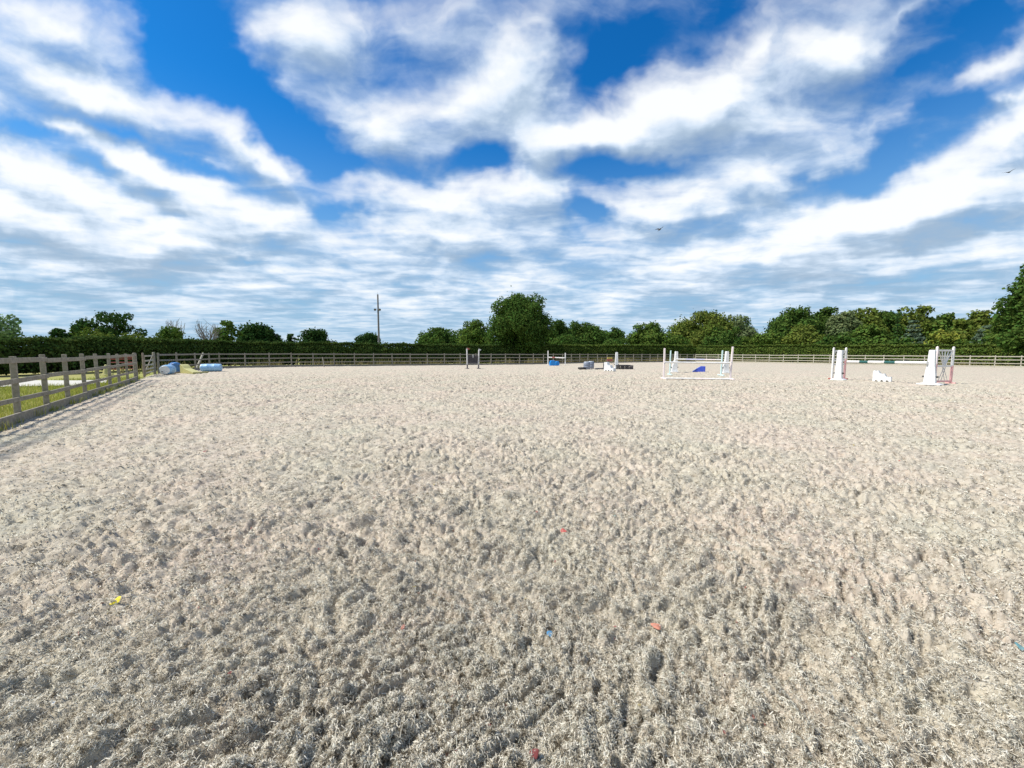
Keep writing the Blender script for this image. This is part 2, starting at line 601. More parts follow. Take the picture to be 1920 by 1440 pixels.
def arena_height(x, y, sp):
    """lumpy harrowed sand and fibre; sp is the local grid spacing (finer lumps fade where the grid cannot hold them)"""
    c, s = math.cos(FA), math.sin(FA)
    a = (x * c + y * s) * .72; b = -x * s + y * c
    wx = perlin(a * 2.1, b * 2.1, 1); wy = perlin(a * 2.1, b * 2.1, 2)
    a = a + wx * .09; b = b + wy * .09
    h = .014 * perlin(a * .55, b * .8, 3) + .020 * perlin(a * 1.7, b * 2.3, 4)

    def k(fr):
        return np.clip(1.0 / (fr * sp) / 2.0 - .6, 0, 1)
    amp = (1.15 + .5 * perlin(a * .9, b * .9, 13)) * (1 + .7 * sstep(np.hypot(x, y), 6, 20))
    def knob(n, p):                       # rounded clumps parted by narrow crevices
        return np.abs(n) ** p - .45
    h = h + .046 * amp * knob(perlin(a * 4.2, b * 5.6, 5), .85) * k(5)
    h = h - .060 * np.clip(amp - .95, 0, 1.2) * sstep(perlin(a * 2.6, b * 4.2, 6), .30, .66) * k(4)
    h = h + .064 * amp * knob(perlin(a * 8.5 + wx, b * 11, 7), .85) * k(11)
    h = h - .036 * sstep(perlin(a * 7, b * 10.5, 14), .34, .66) * k(10)
    h = h + .040 * knob(perlin(a * 19, b * 23 + wy, 8), .85) * k(22)
    h = h - .026 * sstep(perlin(a * 15, b * 18, 12), .32, .7) * k(17)
    h = h + .012 * knob(perlin(a * 44, b * 50, 9), .8) * k(48)
    h = h + .007 * perlin(a * 95, b * 101, 10) * k(98)
    # trodden flatter along the foot of the left fence
    df = np.abs((x - LE0.x) * ldir.y - (y - LE0.y) * ldir.x)
    return h * (.35 + .65 * sstep(df, .1, 1.6)) - .012 * (1 - sstep(df, .1, 1.6))


# arena ground: polar sheet round the viewing spot, finer near by
rr = [.75]
while rr[-1] < 88:
    r_ = rr[-1]
    rr.append(r_ + min(.0020 * r_ * r_ if r_ < 3 else .0060 * r_, .050 if r_ < 24 else .05 + .0042 * (r_ - 24)))
rr = np.array(rr)
th = np.concatenate([np.linspace(-180, -60, 100)[:-1], np.linspace(-60, 60, 1280), np.linspace(60, 180, 100)[1:]])
th = np.radians(th)
RR, TH = np.meshgrid(rr, th, indexing='ij')
SPr = np.gradient(rr)[:, None] * np.ones_like(TH); SPt = RR * np.gradient(th)[None, :]
SP = np.maximum(SPr * .8, SPt)
X = RR * np.sin(TH); Y = RR * np.cos(TH)
Z = arena_height(X, Y, SP)
nr, nth = RR.shape
idx = np.arange(nr * nth).reshape(nr, nth)
quads = np.stack([idx[:-1, :-1], idx[:-1, 1:], idx[1:, 1:], idx[1:, :-1]], -1).reshape(-1, 4)
ins = inside(X.ravel(), Y.ravel())
quads = quads[ins[quads].any(axis=1)]
quads = quads[:, ::-1]
# the sheet dips where it runs out under the fence boards
Zf = Z.ravel().copy(); Zf[~ins] = -.06
used = np.zeros(nr * nth, bool); used[quads.ravel()] = True
remap = np.cumsum(used) - 1
V = np.stack([X.ravel(), Y.ravel(), Zf], -1)[used]
quads = remap[quads]

m, nt, b = new_mat('arena_sand_and_fibre')
c1, f1 = noise_col(nt, [(.34, (.17, .135, .10)), (.46, (.40, .35, .27)), (.66, (.58, .52, .42))], 16, 12, .8)
c2, f2 = noise_col(nt, [(.38, (.53, .42, .345)), (.50, (.485, .425, .335)), (.64, (.425, .42, .32))], .5, 6, .65)
c3, f3 = noise_col(nt, [(.56, (0, 0, 0)), (.74, (1, 1, 1))], 28, 8, .7)
c4, f4 = noise_col(nt, [(.60, (0, 0, 0)), (.78, (1, 1, 1))], 2.2, 8, .7)
col = mixc(nt, .38, c1, c2)
col = mixc(nt, math_n(nt, 'MULTIPLY', c3, .7), col, (.15, .115, .08))
col = mixc(nt, math_n(nt, 'MULTIPLY', c4, .45), col, (.21, .165, .13))
c6, f6 = noise_col(nt, [(.53, (0, 0, 0)), (.66, (1, 1, 1))], 7.5, 7, .7, stretch=(1, 1.3, 1))
col = mixc(nt, math_n(nt, 'MULTIPLY', c6, .72), col, (.14, .115, .08))
nt.links.new(col, b.inputs['Base Color'])
b.inputs['Roughness'].default_value = 1.0
b.inputs['Specular IOR Level'].default_value = .05
c5, f5 = noise_col(nt, [(.3, (0, 0, 0)), (.7, (1, 1, 1))], 45, 8, .75)
bump(nt, b, f5, .6, .02)
M_ARENA = m
arena = tag(mesh_np('arena_surface', V, quads, M_ARENA, None, True), 'beige lumpy riding arena of sand mixed with carpet fibre', 'riding arena', kind='structure')

# fibre strands lying in the sand near by
NT = 135000                                 # tufts of a dozen strands
u_ = rng.random(NT)
rt = 1 / (1 / 26.0 + u_ * (1 / .95 - 1 / 26.0))
tt = np.radians(rng.uniform(-66, 66, NT))
tx, ty = rt * np.sin(tt), rt * np.cos(tt)
PT = 13
sx = np.repeat(tx, PT); sy = np.repeat(ty, PT)
tr_ = np.repeat(rng.uniform(.006, .022, NT) * np.maximum(1, rt * .45), PT)
sx = sx + rng.normal(0, 1, len(sx)) * tr_; sy = sy + rng.normal(0, 1, len(sy)) * tr_
th_ = np.repeat(rng.uniform(0, 2 * np.pi, NT), PT)
tl_ = np.repeat(rng.uniform(.6, 1.5, NT), PT)
keep = inside(sx, sy) & (np.hypot(sx, sy) > .8)
keep &= rng.random(len(sx)) < np.clip(.92 + 10 * arena_height(sx, sy, np.maximum(.003, np.hypot(sx, sy) * .0018)), .6, 1)
sx, sy, th_, tl_ = sx[keep], sy[keep], th_[keep], tl_[keep]
rs = np.hypot(sx, sy)
NS = len(sx)
sz = arena_height(sx, sy, np.maximum(.003, rs * .0018))
hd = th_ + rng.normal(0, .9, NS); curl = rng.normal(0, 2.8, NS)
ln = rng.uniform(.007, .023, NS) * tl_ * (.85 + rs * .085); lift = rng.uniform(.001, .013, NS) * tl_
wd = rng.uniform(.0007, .0015, NS) * np.maximum(1, rs * .42)
tw = rng.uniform(0, np.pi, NS)
K = 3
P = np.zeros((NS, K, 3)); ph = hd.copy()
px_, py_ = sx.copy(), sy.copy()
for k in range(K):
    t = k / (K - 1)
    P[:, k, 0] = px_; P[:, k, 1] = py_
    P[:, k, 2] = sz + .0015 + lift * np.sin(np.pi * (.2 + .75 * t)) * 1.2
    px_ = px_ + np.cos(ph) * ln / (K - 1); py_ = py_ + np.sin(ph) * ln / (K - 1)
    ph = ph + curl / (K - 1) * 1.6
side = np.stack([-np.sin(hd) * np.cos(tw), np.cos(hd) * np.cos(tw), np.abs(np.sin(tw))], -1) * wd[:, None]
VV = np.stack([P - side[:, None, :], P + side[:, None, :]], 2)          # NS,K,2,3
base = np.arange(NS)[:, None] * (K * 2)
FF = []
for k in range(K - 1):
    o_ = base + 2 * k
    FF.append(np.concatenate([o_, o_ + 1, o_ + 3, o_ + 2], 1))
FF = np.concatenate(FF)
m, nt, b = new_mat('carpet_fibre')
g_ = node(nt, 'ShaderNodeNewGeometry')
rp = node(nt, 'ShaderNodeValToRGB')
els = [(0, (.10, .08, .055)), (.10, (.30, .27, .215)), (.27, (.62, .575, .48)), (.55, (.83, .79, .685)), (.88, (.90, .87, .78)), (1.0, (.66, .69, .60))]
while len(rp.color_ramp.elements) < len(els):
    rp.color_ramp.elements.new(.5)
for e_, (p, c) in zip(rp.color_ramp.elements, els):
    e_.position = p; e_.color = (*c, 1)
nt.links.new(g_.outputs['Random Per Island'], rp.inputs[0])
tc_, tf_ = noise_col(nt, [(.37, (.26, .225, .18)), (.44, (.82, .79, .73)), (.53, (1.0, .985, .95))], 27, 4, .62)
nt.links.new(mixc(nt, 1.0, rp.outputs[0], tc_, 'MULTIPLY'), b.inputs['Base Color'])
b.inputs['Roughness'].default_value = 1; b.inputs['Specular IOR Level'].default_value = .05
tl_n = node(nt, 'ShaderNodeBsdfTranslucent'); df_n = node(nt, 'ShaderNodeBsdfDiffuse')
fc = b.inputs['Base Color'].links[0].from_socket
nt.links.new(fc, tl_n.inputs[0]); nt.links.new(fc, df_n.inputs[0])
mxf = node(nt, 'ShaderNodeMixShader'); mxf.inputs[0].default_value = .3
nt.links.new(df_n.outputs[0], mxf.inputs[1]); nt.links.new(tl_n.outputs[0], mxf.inputs[2])
nt.links.new(mxf.outputs[0], nt.nodes['Material Output'].inputs[0])
nt.nodes.remove(b)
tag(mesh_np('carpet_fibre', VV.reshape(-1, 3), FF, m, None, True), 'curled grey and cream carpet fibres matted into the arena sand', 'fibre', kind='stuff')

# ------------------------------------------------------------------ field round the arena
m, nt, b = new_mat('field_grass')
c1, f1 = noise_col(nt, [(.3, (.16, .19, .04)), (.55, (.28, .30, .08)), (.75, (.40, .36, .14))], .6, 9, .65)
c2, f2 = noise_col(nt, [(.4, (0, 0, 0)), (.7, (1, 1, 1))], .07, 5, .6)
col = mixc(nt, math_n(nt, 'MULTIPLY', c2, .6), c1, (.36, .29, .15))
nt.links.new(col, b.inputs['Base Color']); b.inputs['Roughness'].default_value = 1
b.inputs['Specular IOR Level'].default_value = .1
bump(nt, b, f1, .6, .08)
gs = np.concatenate([-np.geomspace(2500, 90, 24), np.linspace(-80, 80, 81), np.geomspace(90, 2500, 24)])
GX, GY = np.meshgrid(gs, gs, indexing='ij')
GZ = -.075 + .03 * perlin(GX * .21, GY * .21, 21) * (np.hypot(GX, GY) < 110)
gi_ = np.arange(GX.size).reshape(GX.shape)
gq = np.stack([gi_[:-1, :-1], gi_[1:, :-1], gi_[1:, 1:], gi_[:-1, 1:]], -1).reshape(-1, 4)
cx_ = GX.ravel()[gq].mean(1); cy_ = GY.ravel()[gq].mean(1)
GZf = GZ.ravel().copy()
GZf[inside(GX.ravel(), GY.ravel())] -= .25
tag(mesh_np('field', np.stack([GX.ravel(), GY.ravel(), GZf], -1), gq, m, None, True), 'rough grass field beyond the arena fences', 'field', kind='structure')

# pale stone track beyond the left fence
m, nt, b = new_mat('pale_track_stone')
c1, f1 = noise_col(nt, [(.3, (.42, .40, .35)), (.7, (.56, .53, .46))], 5, 8, .7)
nt.links.new(c1, b.inputs['Base Color']); b.inputs['Roughness'].default_value = 1; bump(nt, b, f1, .5, .03)
near_e = [ground(-500, 735), ground(-200, 727), ground(20, 723.5), ground(90, 722), ground(150, 721), ground(200, 716)]
far_e = [ground(-500, 720), ground(-200, 714), ground(20, 712), ground(90, 712), ground(150, 712), ground(200, 711)]
tv = []
for p, q in zip(near_e, far_e):
    for t in np.linspace(0, 1, 7):
        c = p.lerp(q, t); w_ = .12 * math.sin(c.x * 3.1) * (abs(t - .5) > .4)
        tv.append((c.x, c.y + w_, -.012 - .03 * abs(t - .5)))
tf = []
for i in range(len(near_e) - 1):
    for j in range(6):
        tf.append((i * 7 + j, (i + 1) * 7 + j, (i + 1) * 7 + j + 1, i * 7 + j + 1))
tag(mesh_np('track', np.array(tv), np.array(tf)[:, ::-1], m, None, True), 'pale stone track in the grass beyond the left fence', 'track', kind='structure')


def blades(name, pts, hmin, hmax, mat, label, cat='grass', lean=.5, w=.006, kind='stuff', parent=None):
    """grass blades: bent tapering strips"""
    n = len(pts)
    hh = rng.uniform(hmin, hmax, n); an = rng.uniform(0, 2 * np.pi, n); ln_ = rng.uniform(.1, lean, n) * hh
    d = np.stack([np.cos(an), np.sin(an)], -1); s_ = np.stack([-np.sin(an), np.cos(an)], -1) * (w * rng.uniform(.6, 1.5, n))[:, None]
    Q = np.zeros((n, 5, 3))
    Q[:, 0, :2] = pts[:, :2] - s_; Q[:, 1, :2] = pts[:, :2] + s_
    Q[:, 2, :2] = pts[:, :2] + d * (ln_ * .35)[:, None] - s_ * .7; Q[:, 3, :2] = pts[:, :2] + d * (ln_ * .35)[:, None] + s_ * .7
    Q[:, 4, :2] = pts[:, :2] + d * ln_[:, None]
    Q[:, :2, 2] = pts[:, 2:3]; Q[:, 2:4, 2] = pts[:, 2:3] + (hh * .6)[:, None]; Q[:, 4, 2] = pts[:, 2] + hh
    bi = np.arange(n)[:, None] * 5
    F_ = np.concatenate([bi + np.array([[0, 1, 3]]), bi + np.array([[0, 3, 2]]), bi + np.array([[2, 3, 4]])])
    return tag(mesh_np(name, Q.reshape(-1, 3), F_, mat, parent), label, cat, kind=kind)


M_GRASS = leaf_mat('grass_blades', (.24, .28, .05), (.44, .43, .11), .5, .25, 1.2)
M_WEED = leaf_mat('dry_weeds', (.14, .14, .05), (.34, .28, .14), .6, .25, .8)
lnrm = Vector((-ldir.y, ldir.x, 0))             # away from the arena
if lnrm.x > 0:
    lnrm = -lnrm
n_ = 60000
a_ = rng.uniform(6, 34, n_); o_ = .12 + rng.random(n_) ** 1.3 * 11
gp = np.stack([L_NEAR.x + ldir.x * a_ + lnrm.x * o_, L_NEAR.y + ldir.y * a_ + lnrm.y * o_, np.full(n_, -.09)], -1)
# keep the track clear
on = np.zeros(n_, bool)
for i in range(len(near_e) - 1):
    q = [near_e[i], near_e[i + 1], far_e[i + 1], far_e[i]]
    ok_ = np.ones(n_, bool)
    for k in range(4):
        p0, p1 = q[k], q[(k + 1) % 4]
        ok_ &= ((p1.x - p0.x) * (gp[:, 1] - p0.y) - (p1.y - p0.y) * (gp[:, 0] - p0.x)) > 0
    on |= ok_
gp = gp[~on]
blades('meadow_grass', gp, .06, .24, M_GRASS, 'yellow green meadow grass beyond the left fence', w=.007)
# weeds along the foot of the fences and between fence and hedge
wp = []
for p, q, dens in ((B[0], B[1], 30), (B[1], B[2], 60), (B[2], B[3], 60), (B[3], B[4], 260), (B[4], B[5], 150), (RC, R1, 110)):
    L_ = (q - p).length; k_ = int(L_ * dens)
    d_ = (q - p).normalized(); nn = Vector((-d_.y, d_.x, 0))
    a_ = rng.random(k_) * L_; o_ = rng.random(k_) ** 1.4 * 3.2 + .1
    wp.append(np.stack([p.x + d_.x * a_ + nn.x * o_, p.y + d_.y * a_ + nn.y * o_, np.full(k_, -.09)], -1))
wp = np.concatenate(wp)
tall = perlin(wp[:, 0] * .25, wp[:, 1] * .25, 31) > -.12
blades('dry_weeds', wp[tall], .25, 1.0, M_WEED, 'dry brown and green weeds growing behind the far fences', 'weeds', w=.02)
gp2 = []
for t_ in rng.uniform(8, 33, 60):
    c_ = L_NEAR + ldir * t_ - lnrm * .07
    k_ = 30
    gp2.append(np.stack([c_.x + rng.normal(0, .1, k_), c_.y + rng.normal(0, .1, k_), np.full(k_, -.01)], -1))
blades('grass_tufts', np.concatenate(gp2), .05, .2, M_GRASS, 'small green tufts along the foot of the left kickboard', w=.005)


# ------------------------------------------------------------------ fences
def post_rail_fence(name, pts, posts, label, mat, side, kick=True, pw=.09, group='post and rail fences round the arena', ph=1.40):
    """pts: corners on the ground; posts: post positions; side: +1/-1 = arena side of the line that carries the rails"""
    root = empty(name, pts[0], label, 'fence', group)
    inv_ = Matrix.Translation(-Vector(pts[0]))

    def dirs_at(p):
        best = None
        for a, c in zip(pts[:-1], pts[1:]):
            d = (c - a); t = max(0, min(1, (p - a).dot(d) / d.length_squared))
            q = a + d * t
            if best is None or (p - q).length < best[0]:
                best = ((p - q).length, d.normalized())
        return best[1]
    for p in posts:
        d = dirs_at(p)
        s = MB()
        hgt = ph + random.uniform(-.02, .03)
        lean = Vector((random.gauss(0, .016), random.gauss(0, .016), 0))
        c = p - Vector(pts[0])
        s.beam(c + Vector((0, 0, -.3)), c + lean + Vector((0, 0, hgt)), pw, pw, up=tuple(d), ch=.01)
        s.build('post', mat, root)
    # three rails and a board along the sand: boards of two bays, butted on the posts
    off = .5 * pw + .02
    levels = [(1.285, .112, .036, 'rail'), (.88, .105, .036, 'rail'), (.46, .095, .036, 'rail')]
    if kick:
        levels.append((.06, .24, .045, 'kickboard'))
    for z, hh, th_, nm in levels:
        s = MB()
        ps = [p - Vector(pts[0]) for p in posts]
        i = 0
        while i < len(ps) - 1:
            j = min(i + 2, len(ps) - 1)
            # do not bridge a corner
            for k in range(i + 1, j):
                if dirs_at(posts[k] - (posts[k] - posts[i]) * .3).dot(dirs_at(posts[j])) < .995:
                    j = k; break
            d = (ps[j] - ps[i]).normalized(); n = Vector((-d.y, d.x, 0)) * side
            j0, j1 = random.gauss(0, .012), random.gauss(0, .012)
            e0 = .004 if i else .08
            s.beam(ps[i] + n * off + d * e0 + Vector((0, 0, z + j0)), ps[j] + n * off - d * .004 + Vector((0, 0, z + j1)), th_, hh)
            i = j
        s.build(nm, mat, root)
    return root


def along(pts, step):
    out = []
    for a, c in zip(pts[:-1], pts[1:]):
        L_ = (c - a).length; n = max(1, round(L_ / step))
        for k in range(n):
            out.append(a.lerp(c, k / n))
    out.append(pts[-1])
    return out


# left: post positions from the photograph, 1.83 m apart, carried on behind the camera


def on_left(px):
    """point of the left fence line at a pixel column"""
    d = ray(px, 720); nrm_ = Vector((-ldir.y, ldir.x, 0))
    t = nrm_.dot(LE0) / nrm_.dot(Vector((d.x, d.y, 0)))
    return Vector((d.x * t, d.y * t, 0))


seen_posts = [on_left(p_) for p_ in (27.5, 84, 125.5, 158.5, 184.5, 206, 224, 240, 255)]
lposts = [seen_posts[0] - ldir * 1.83 * k for k in range(11, 0, -1)] + seen_posts
post_rail_fence('rail_fence', [lposts[0], lposts[-1]], lposts, 'weathered grey post and rail fence with grass and a track behind it', M_WOOD, -1)
bposts = [B[0].lerp(B[1], t) for t in (.04, .28, .55, .8)] + along(B[1:], 1.95)
post_rail_fence('rail_fence', B, bposts, 'long grey far fence running behind the barrels and the middle jumps', M_WOOD_FAR, -1)
rp_ = along([RC + rdir * .3, R_END - rdir * 30], 1.9)
post_rail_fence('rail_fence', [rp_[0], rp_[-1]], rp_, 'bleached pale fence behind the big jumps, below the clipped hedge and wood', M_WOOD_PALE, -1)

# gate in the corner
gd = (G1 - LE1); gd.z = 0; gl = gd.length; gu = gd.normalized()
groot = empty('field_gate', LE1, 'grey five bar wooden gate standing in the corner beside the blue barrels', 'gate')
ga, gb = gu * .35, gu * (gl - .35)
for p in (ga, gb):
    MB().beam(p + Vector((0, 0, .05)), p + Vector((0, 0, 1.28)), .09, .07, up=tuple(gu)).build('gate_stile', M_WOOD, groot)
s = MB()
for z in (.2, .42, .66, .93, 1.22):
    s.beam(ga + gu * .048 + Vector((0, 0, z)), gb - gu * .048 + Vector((0, 0, z)), .035, .085)
s.build('gate_bars', M_WOOD_PALE, groot)
n_g = Vector((-gu.y, gu.x, 0))
s = MB().beam(ga + n_g * .036 + Vector((0, 0, .15)), gb + n_g * .036 + Vector((0, 0, 1.2)), .03, .08)
s.build('brace', M_WOOD, groot)
gp_lab = [(LE1 + gu * .12, M_BROWN, .10, 1.42, 'thin brown gate post at the end of the left fence', 'gate_post'),
          (G1 - gu * .1, M_WOOD, .15, 1.45, 'stout grey gate post between the wooden gate and the far fence', 'gate_post'),
          (seen_posts[-1] + ldir * .16, M_WOOD, .17, 1.42, 'thick round-topped grey post closing the left fence', 'gate_post')]
for p, mt, w_, h_, lb, nm in gp_lab:
    o = MB().tube((0, 0, -.3), (0, 0, h_), w_ / 2, n=14, rings=[(0, w_ / 2), (.97, w_ / 2), (.992, w_ * .42), (1, w_ * .25)]).build(nm, mt)
    o.location = p
    tag(o, lb, 'gate post', 'posts at the corner gate')

# red field gate on the far side of the grass
rg0, rg1 = ground(206, 699), ground(252, 698)
rg = empty('metal_gate', rg0, 'red tubular metal gate across the grass, seen through the left fence', 'gate')
dv = rg1 - rg0
for p in (Vector((0, 0, 0)), dv):
    MB().tube(p + Vector((0, 0, .0)), p + Vector((0, 0, 1.12)), .035, n=10).build('gate_stile', M_RED, rg)
s = MB()
for z in (.25, .48, .72, .95, 1.08):
    s.tube(dv.normalized() * .03 + Vector((0, 0, z)), dv - dv.normalized() * .03 + Vector((0, 0, z)), .028, n=8)
s.build('gate_bars', M_RED, rg)

# ------------------------------------------------------------------ foliage
def leaf_quads(c, nrm, size, r=rng, asp=.7, spread=.8):
    """one folded leaf-clump quad per centre, facing roughly nrm"""
    n = len(c)
    d = nrm + r.normal(0, spread, (n, 3)); d /= np.linalg.norm(d, axis=1)[:, None] + 1e-9
    a = np.cross(d, r.normal(0, 1, (n, 3))); a /= np.linalg.norm(a, axis=1)[:, None] + 1e-9
    bb = np.cross(d, a)
    s_ = (size * r.uniform(.55, 1.35, n))[:, None]
    v = np.stack([c - a * s_ * .5, c - bb * s_ * asp * .5 + d * s_ * .1, c + a * s_ * .5, c + bb * s_ * asp * .5 + d * s_ * .1], 1)
    f = np.arange(n * 4).reshape(n, 4)
    return v.reshape(-1, 3), f


def clumps_to_leaves(cl, per_m2, size, r):
    """cl: rows x, y, z, radius, flatness -> leaf centres and outward normals"""
    C_, N_ = [], []
    for x, y, z, rad, fl in cl:
        k = max(6, int(4 * math.pi * rad * rad * (.4 + .6 * fl) * per_m2))
        d = r.normal(0, 1, (k, 3)); d /= np.linalg.norm(d, axis=1)[:, None]
        rad_k = rad * r.uniform(.25, 1, k) ** .38
        # ragged edge
        rad_k *= 1 + .22 * np.sin(d[:, 0] * 5 + x * 3) * np.sin(d[:, 1] * 6 + y) + r.normal(0, .06, k)
        p = d * rad_k[:, None]; p[:, 2] *= fl
        C_.append(p + np.array([x, y, z])); N_.append(d * 1.0 + np.array([0, 0, .35]))
    return np.concatenate(C_), np.concatenate(N_)


def limb(s, p0, p1, r0, r1, bend=.1, n=4, r=None):
    p0, p1 = Vector(p0), Vector(p1)
    prev, pr = p0, r0
    L_ = (p1 - p0).length
    for k in range(1, n + 1):
        t = k / n
        q = p0.lerp(p1, t)
        if k < n:
            q += Vector((r.normal(0, 1), r.normal(0, 1), r.normal(0, .4))) * (bend * L_ * .3)
        q_r = r0 + (r1 - r0) * t
        s.tube(prev, q, pr, q_r, n=7)
        prev, pr = q, q_r


def make_tree(name, label, pos, hw, h, mat, style='round', seed=0, cat='tree', group=None, size=None, base=.12, dens=1.0, depth=.85):
    r = np.random.default_rng(1000 + seed)
    root = empty(name, pos, label, cat, group)
    cl = []
    zb = h * base
    hw *= {'dome': 1.22, 'round': 1.12, 'oak': 1.08, 'bush': 1.3}.get(style, 1.0)
    if style in ('round', 'oak', 'dome'):
        n = {'round': 46, 'oak': 34, 'dome': 46}[style]
        hh = h - zb
        for k in range(n):
            d = r.normal(0, 1, 3); d /= np.linalg.norm(d)
            q = r.uniform(.75, 1.0) if k > n // 4 else r.uniform(.1, .6)
            rad = min(hw, hh * .62) * (r.uniform(.26, .40) if style != 'oak' else r.uniform(.2, .34))
            if style == 'dome':                 # widest near the ground, rounded top
                px_, py_ = d[0] * q * (hw - rad * .8), d[1] * q * (hw * depth - rad * .6)
                pz_ = zb + rad * .55 + abs(d[2]) ** .75 * q * max(.1, hh - rad * 1.45)
            else:
                px_, py_ = d[0] * q * (hw - rad * .75), d[1] * q * (hw * depth - rad * .6)
                pz_ = zb + hh * .48 + d[2] * q * max(.1, hh * .5 - rad * .75)
            cl.append((px_, py_, pz_, rad, r.uniform(.75, .95)))
        for k in range(4):                      # crown top
            rad = min(hw, hh * .6) * r.uniform(.22, .32)
            cl.append((r.normal(0, hw * .2), r.normal(0, hw * .2), h - rad * r.uniform(.8, 1.1), rad, .85))
    elif style == 'bush':
        for k in range(16):
            rad = hw * r.uniform(.22, .42)
            rad = min(rad, h * .45)
            x_ = r.uniform(-1, 1) * (hw - rad * .8)
            top = h * (1 - .45 * (abs(x_) / hw) ** 2)
            cl.append((x_, r.uniform(-1, 1) * hw * .6, r.uniform(rad * .6, max(rad * .7, top - rad * .85)), rad, .85))
    elif style == 'cedar':
        for k in range(9):
            t = k / 8
            zz = h * (.18 + .80 * t); wr = hw * (1 - .75 * t) * r.uniform(.75, 1.05)
            for j in range(5):
                an = j * 1.2566 + k
                cl.append((math.cos(an) * wr * .55, math.sin(an) * wr * .55, zz - .05 * wr, wr * .55, .36))
    elif style == 'spruce':
        for k in range(14):
            t = k / 13
            zz = h * (.08 + .9 * t); wr = hw * (1.02 - t) * r.uniform(.8, 1.1) + .12
            for j in range(4):
                an = j * 1.5708 + k * .8
                cl.append((math.cos(an) * wr * .5, math.sin(an) * wr * .5, zz, wr * .55, .5))
    elif style == 'willow':
        for k in range(26):
            d = r.normal(0, 1, 3); d /= np.linalg.norm(d)
            q = r.uniform(.3, .8)
            rad = hw * r.uniform(.2, .34)
            cl.append((d[0] * hw * q, d[1] * hw * q, h * .55 + d[2] * h * .42 * q, rad, r.uniform(.9, 1.3)))
    D_ = max(8, math.hypot(pos[0], pos[1]))
    size = size or max(.20, .0050 * D_)
    if cl:
        c_, n_v = clumps_to_leaves(cl, dens * (2.2 if style == 'cedar' else 1.0) * 2.1 / (size * size), size, r)
        # stray sprays beyond the outline
        k = len(c_) // 14
        ii = r.integers(0, len(c_), k)
        c2 = c_[ii] + r.normal(0, hw * .07, (k, 3)); c_ = np.concatenate([c_, c2]); n_v = np.concatenate([n_v, n_v[ii]])
        c_[:, 2] = np.maximum(c_[:, 2], .05)
        v, f = leaf_quads(c_, n_v, size, r)
        mesh_np('crown', v, f, mat, root)
    s = MB()
    tr = max(.06, hw * (.055 if style not in ('spruce',) else .03))
    zt = zb + (h - zb) * .45
    if style == 'bush':
        for k in range(4):
            limb(s, (r.normal(0, hw * .1), r.normal(0, hw * .1), -.1), (r.normal(0, hw * .4), r.normal(0, hw * .3), h * .6), .06, .02, .1, 3, r)
        s.build('stem', M_BARK, root)
    elif style == 'bare':
        s.tube((0, 0, -.2), (0, 0, h * .3), hw * .035, hw * .026, n=8)
        for k in range(26):
            an = r.uniform(0, 2 * math.pi); z0 = h * r.uniform(.16, .5); rad = hw * r.uniform(.35, 1.0)
            p1 = Vector((math.cos(an) * rad, math.sin(an) * rad * .8, h * r.uniform(.62, 1.0) - .15 * rad))
            p0 = Vector((0, 0, z0))
            limb(s, p0, p1, .05 + .012 * hw, .016, .12, 4, r)
            for j in range(4):
                m_ = p0.lerp(p1, r.uniform(.35, .9))
                limb(s, m_, m_ + Vector((r.normal(0, hw * .22), r.normal(0, hw * .2), abs(r.normal(0, h * .1)))), .022, .01, .1, 2, r)
        s.tube((0, 0, h * .3), (0, 0, h * .62), hw * .026, hw * .014, n=8)
        s.build('trunk', M_TWIG, root)
    else:
        limb(s, (0, 0, -.3), (r.normal(0, .1), r.normal(0, .1), zt), tr * 1.25, tr * .7, .04, 4, r)
        tops = r.permutation(len(cl))[:7 if style not in ('spruce',) else 0]
        for k in tops:
            limb(s, (0, 0, zb + (zt - zb) * r.uniform(.3, 1)), (cl[k][0] * .9, cl[k][1] * .9, cl[k][2]), tr * .45, tr * .1, .08, 3, r)
        if style in ('spruce', 'cedar'):
            limb(s, (0, 0, zt), (0, 0, h * .97), tr * .7, .03, .01, 3, r)
        s.build('trunk', M_BARK, root)
    return root


L_OAK = leaf_mat('oak_leaves', (0.045, 0.089, 0.018), (0.091, 0.155, 0.033))
L_DARK = leaf_mat('dark_leaves', (0.023, 0.055, 0.016), (0.053, 0.103, 0.026))
L_MID = leaf_mat('mid_green_leaves', (0.066, 0.120, 0.022), (0.126, 0.189, 0.039))
L_OLIVE = leaf_mat('olive_leaves', (0.091, 0.132, 0.022), (0.171, 0.207, 0.046))
L_GREY = leaf_mat('grey_green_leaves', (0.111, 0.155, 0.060), (0.186, 0.229, 0.104))
L_PALE = leaf_mat('pale_willow_leaves', (0.155, 0.246, 0.098), (0.263, 0.369, 0.169))
L_YEL = leaf_mat('yellow_green_leaves', (0.171, 0.207, 0.033), (0.281, 0.298, 0.055))
L_BLUE = leaf_mat('blue_grey_needles', (0.086, 0.132, 0.082), (0.155, 0.207, 0.131))
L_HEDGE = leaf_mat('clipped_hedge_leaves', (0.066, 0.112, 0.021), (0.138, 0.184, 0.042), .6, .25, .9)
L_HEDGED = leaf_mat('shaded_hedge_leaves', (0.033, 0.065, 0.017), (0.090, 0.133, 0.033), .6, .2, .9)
M_CORE = wood('dark_hedge_core', (.012, .014, .008), (.03, .03, .018))  # near-black colour of the core box, standing in for shade inside the hedge


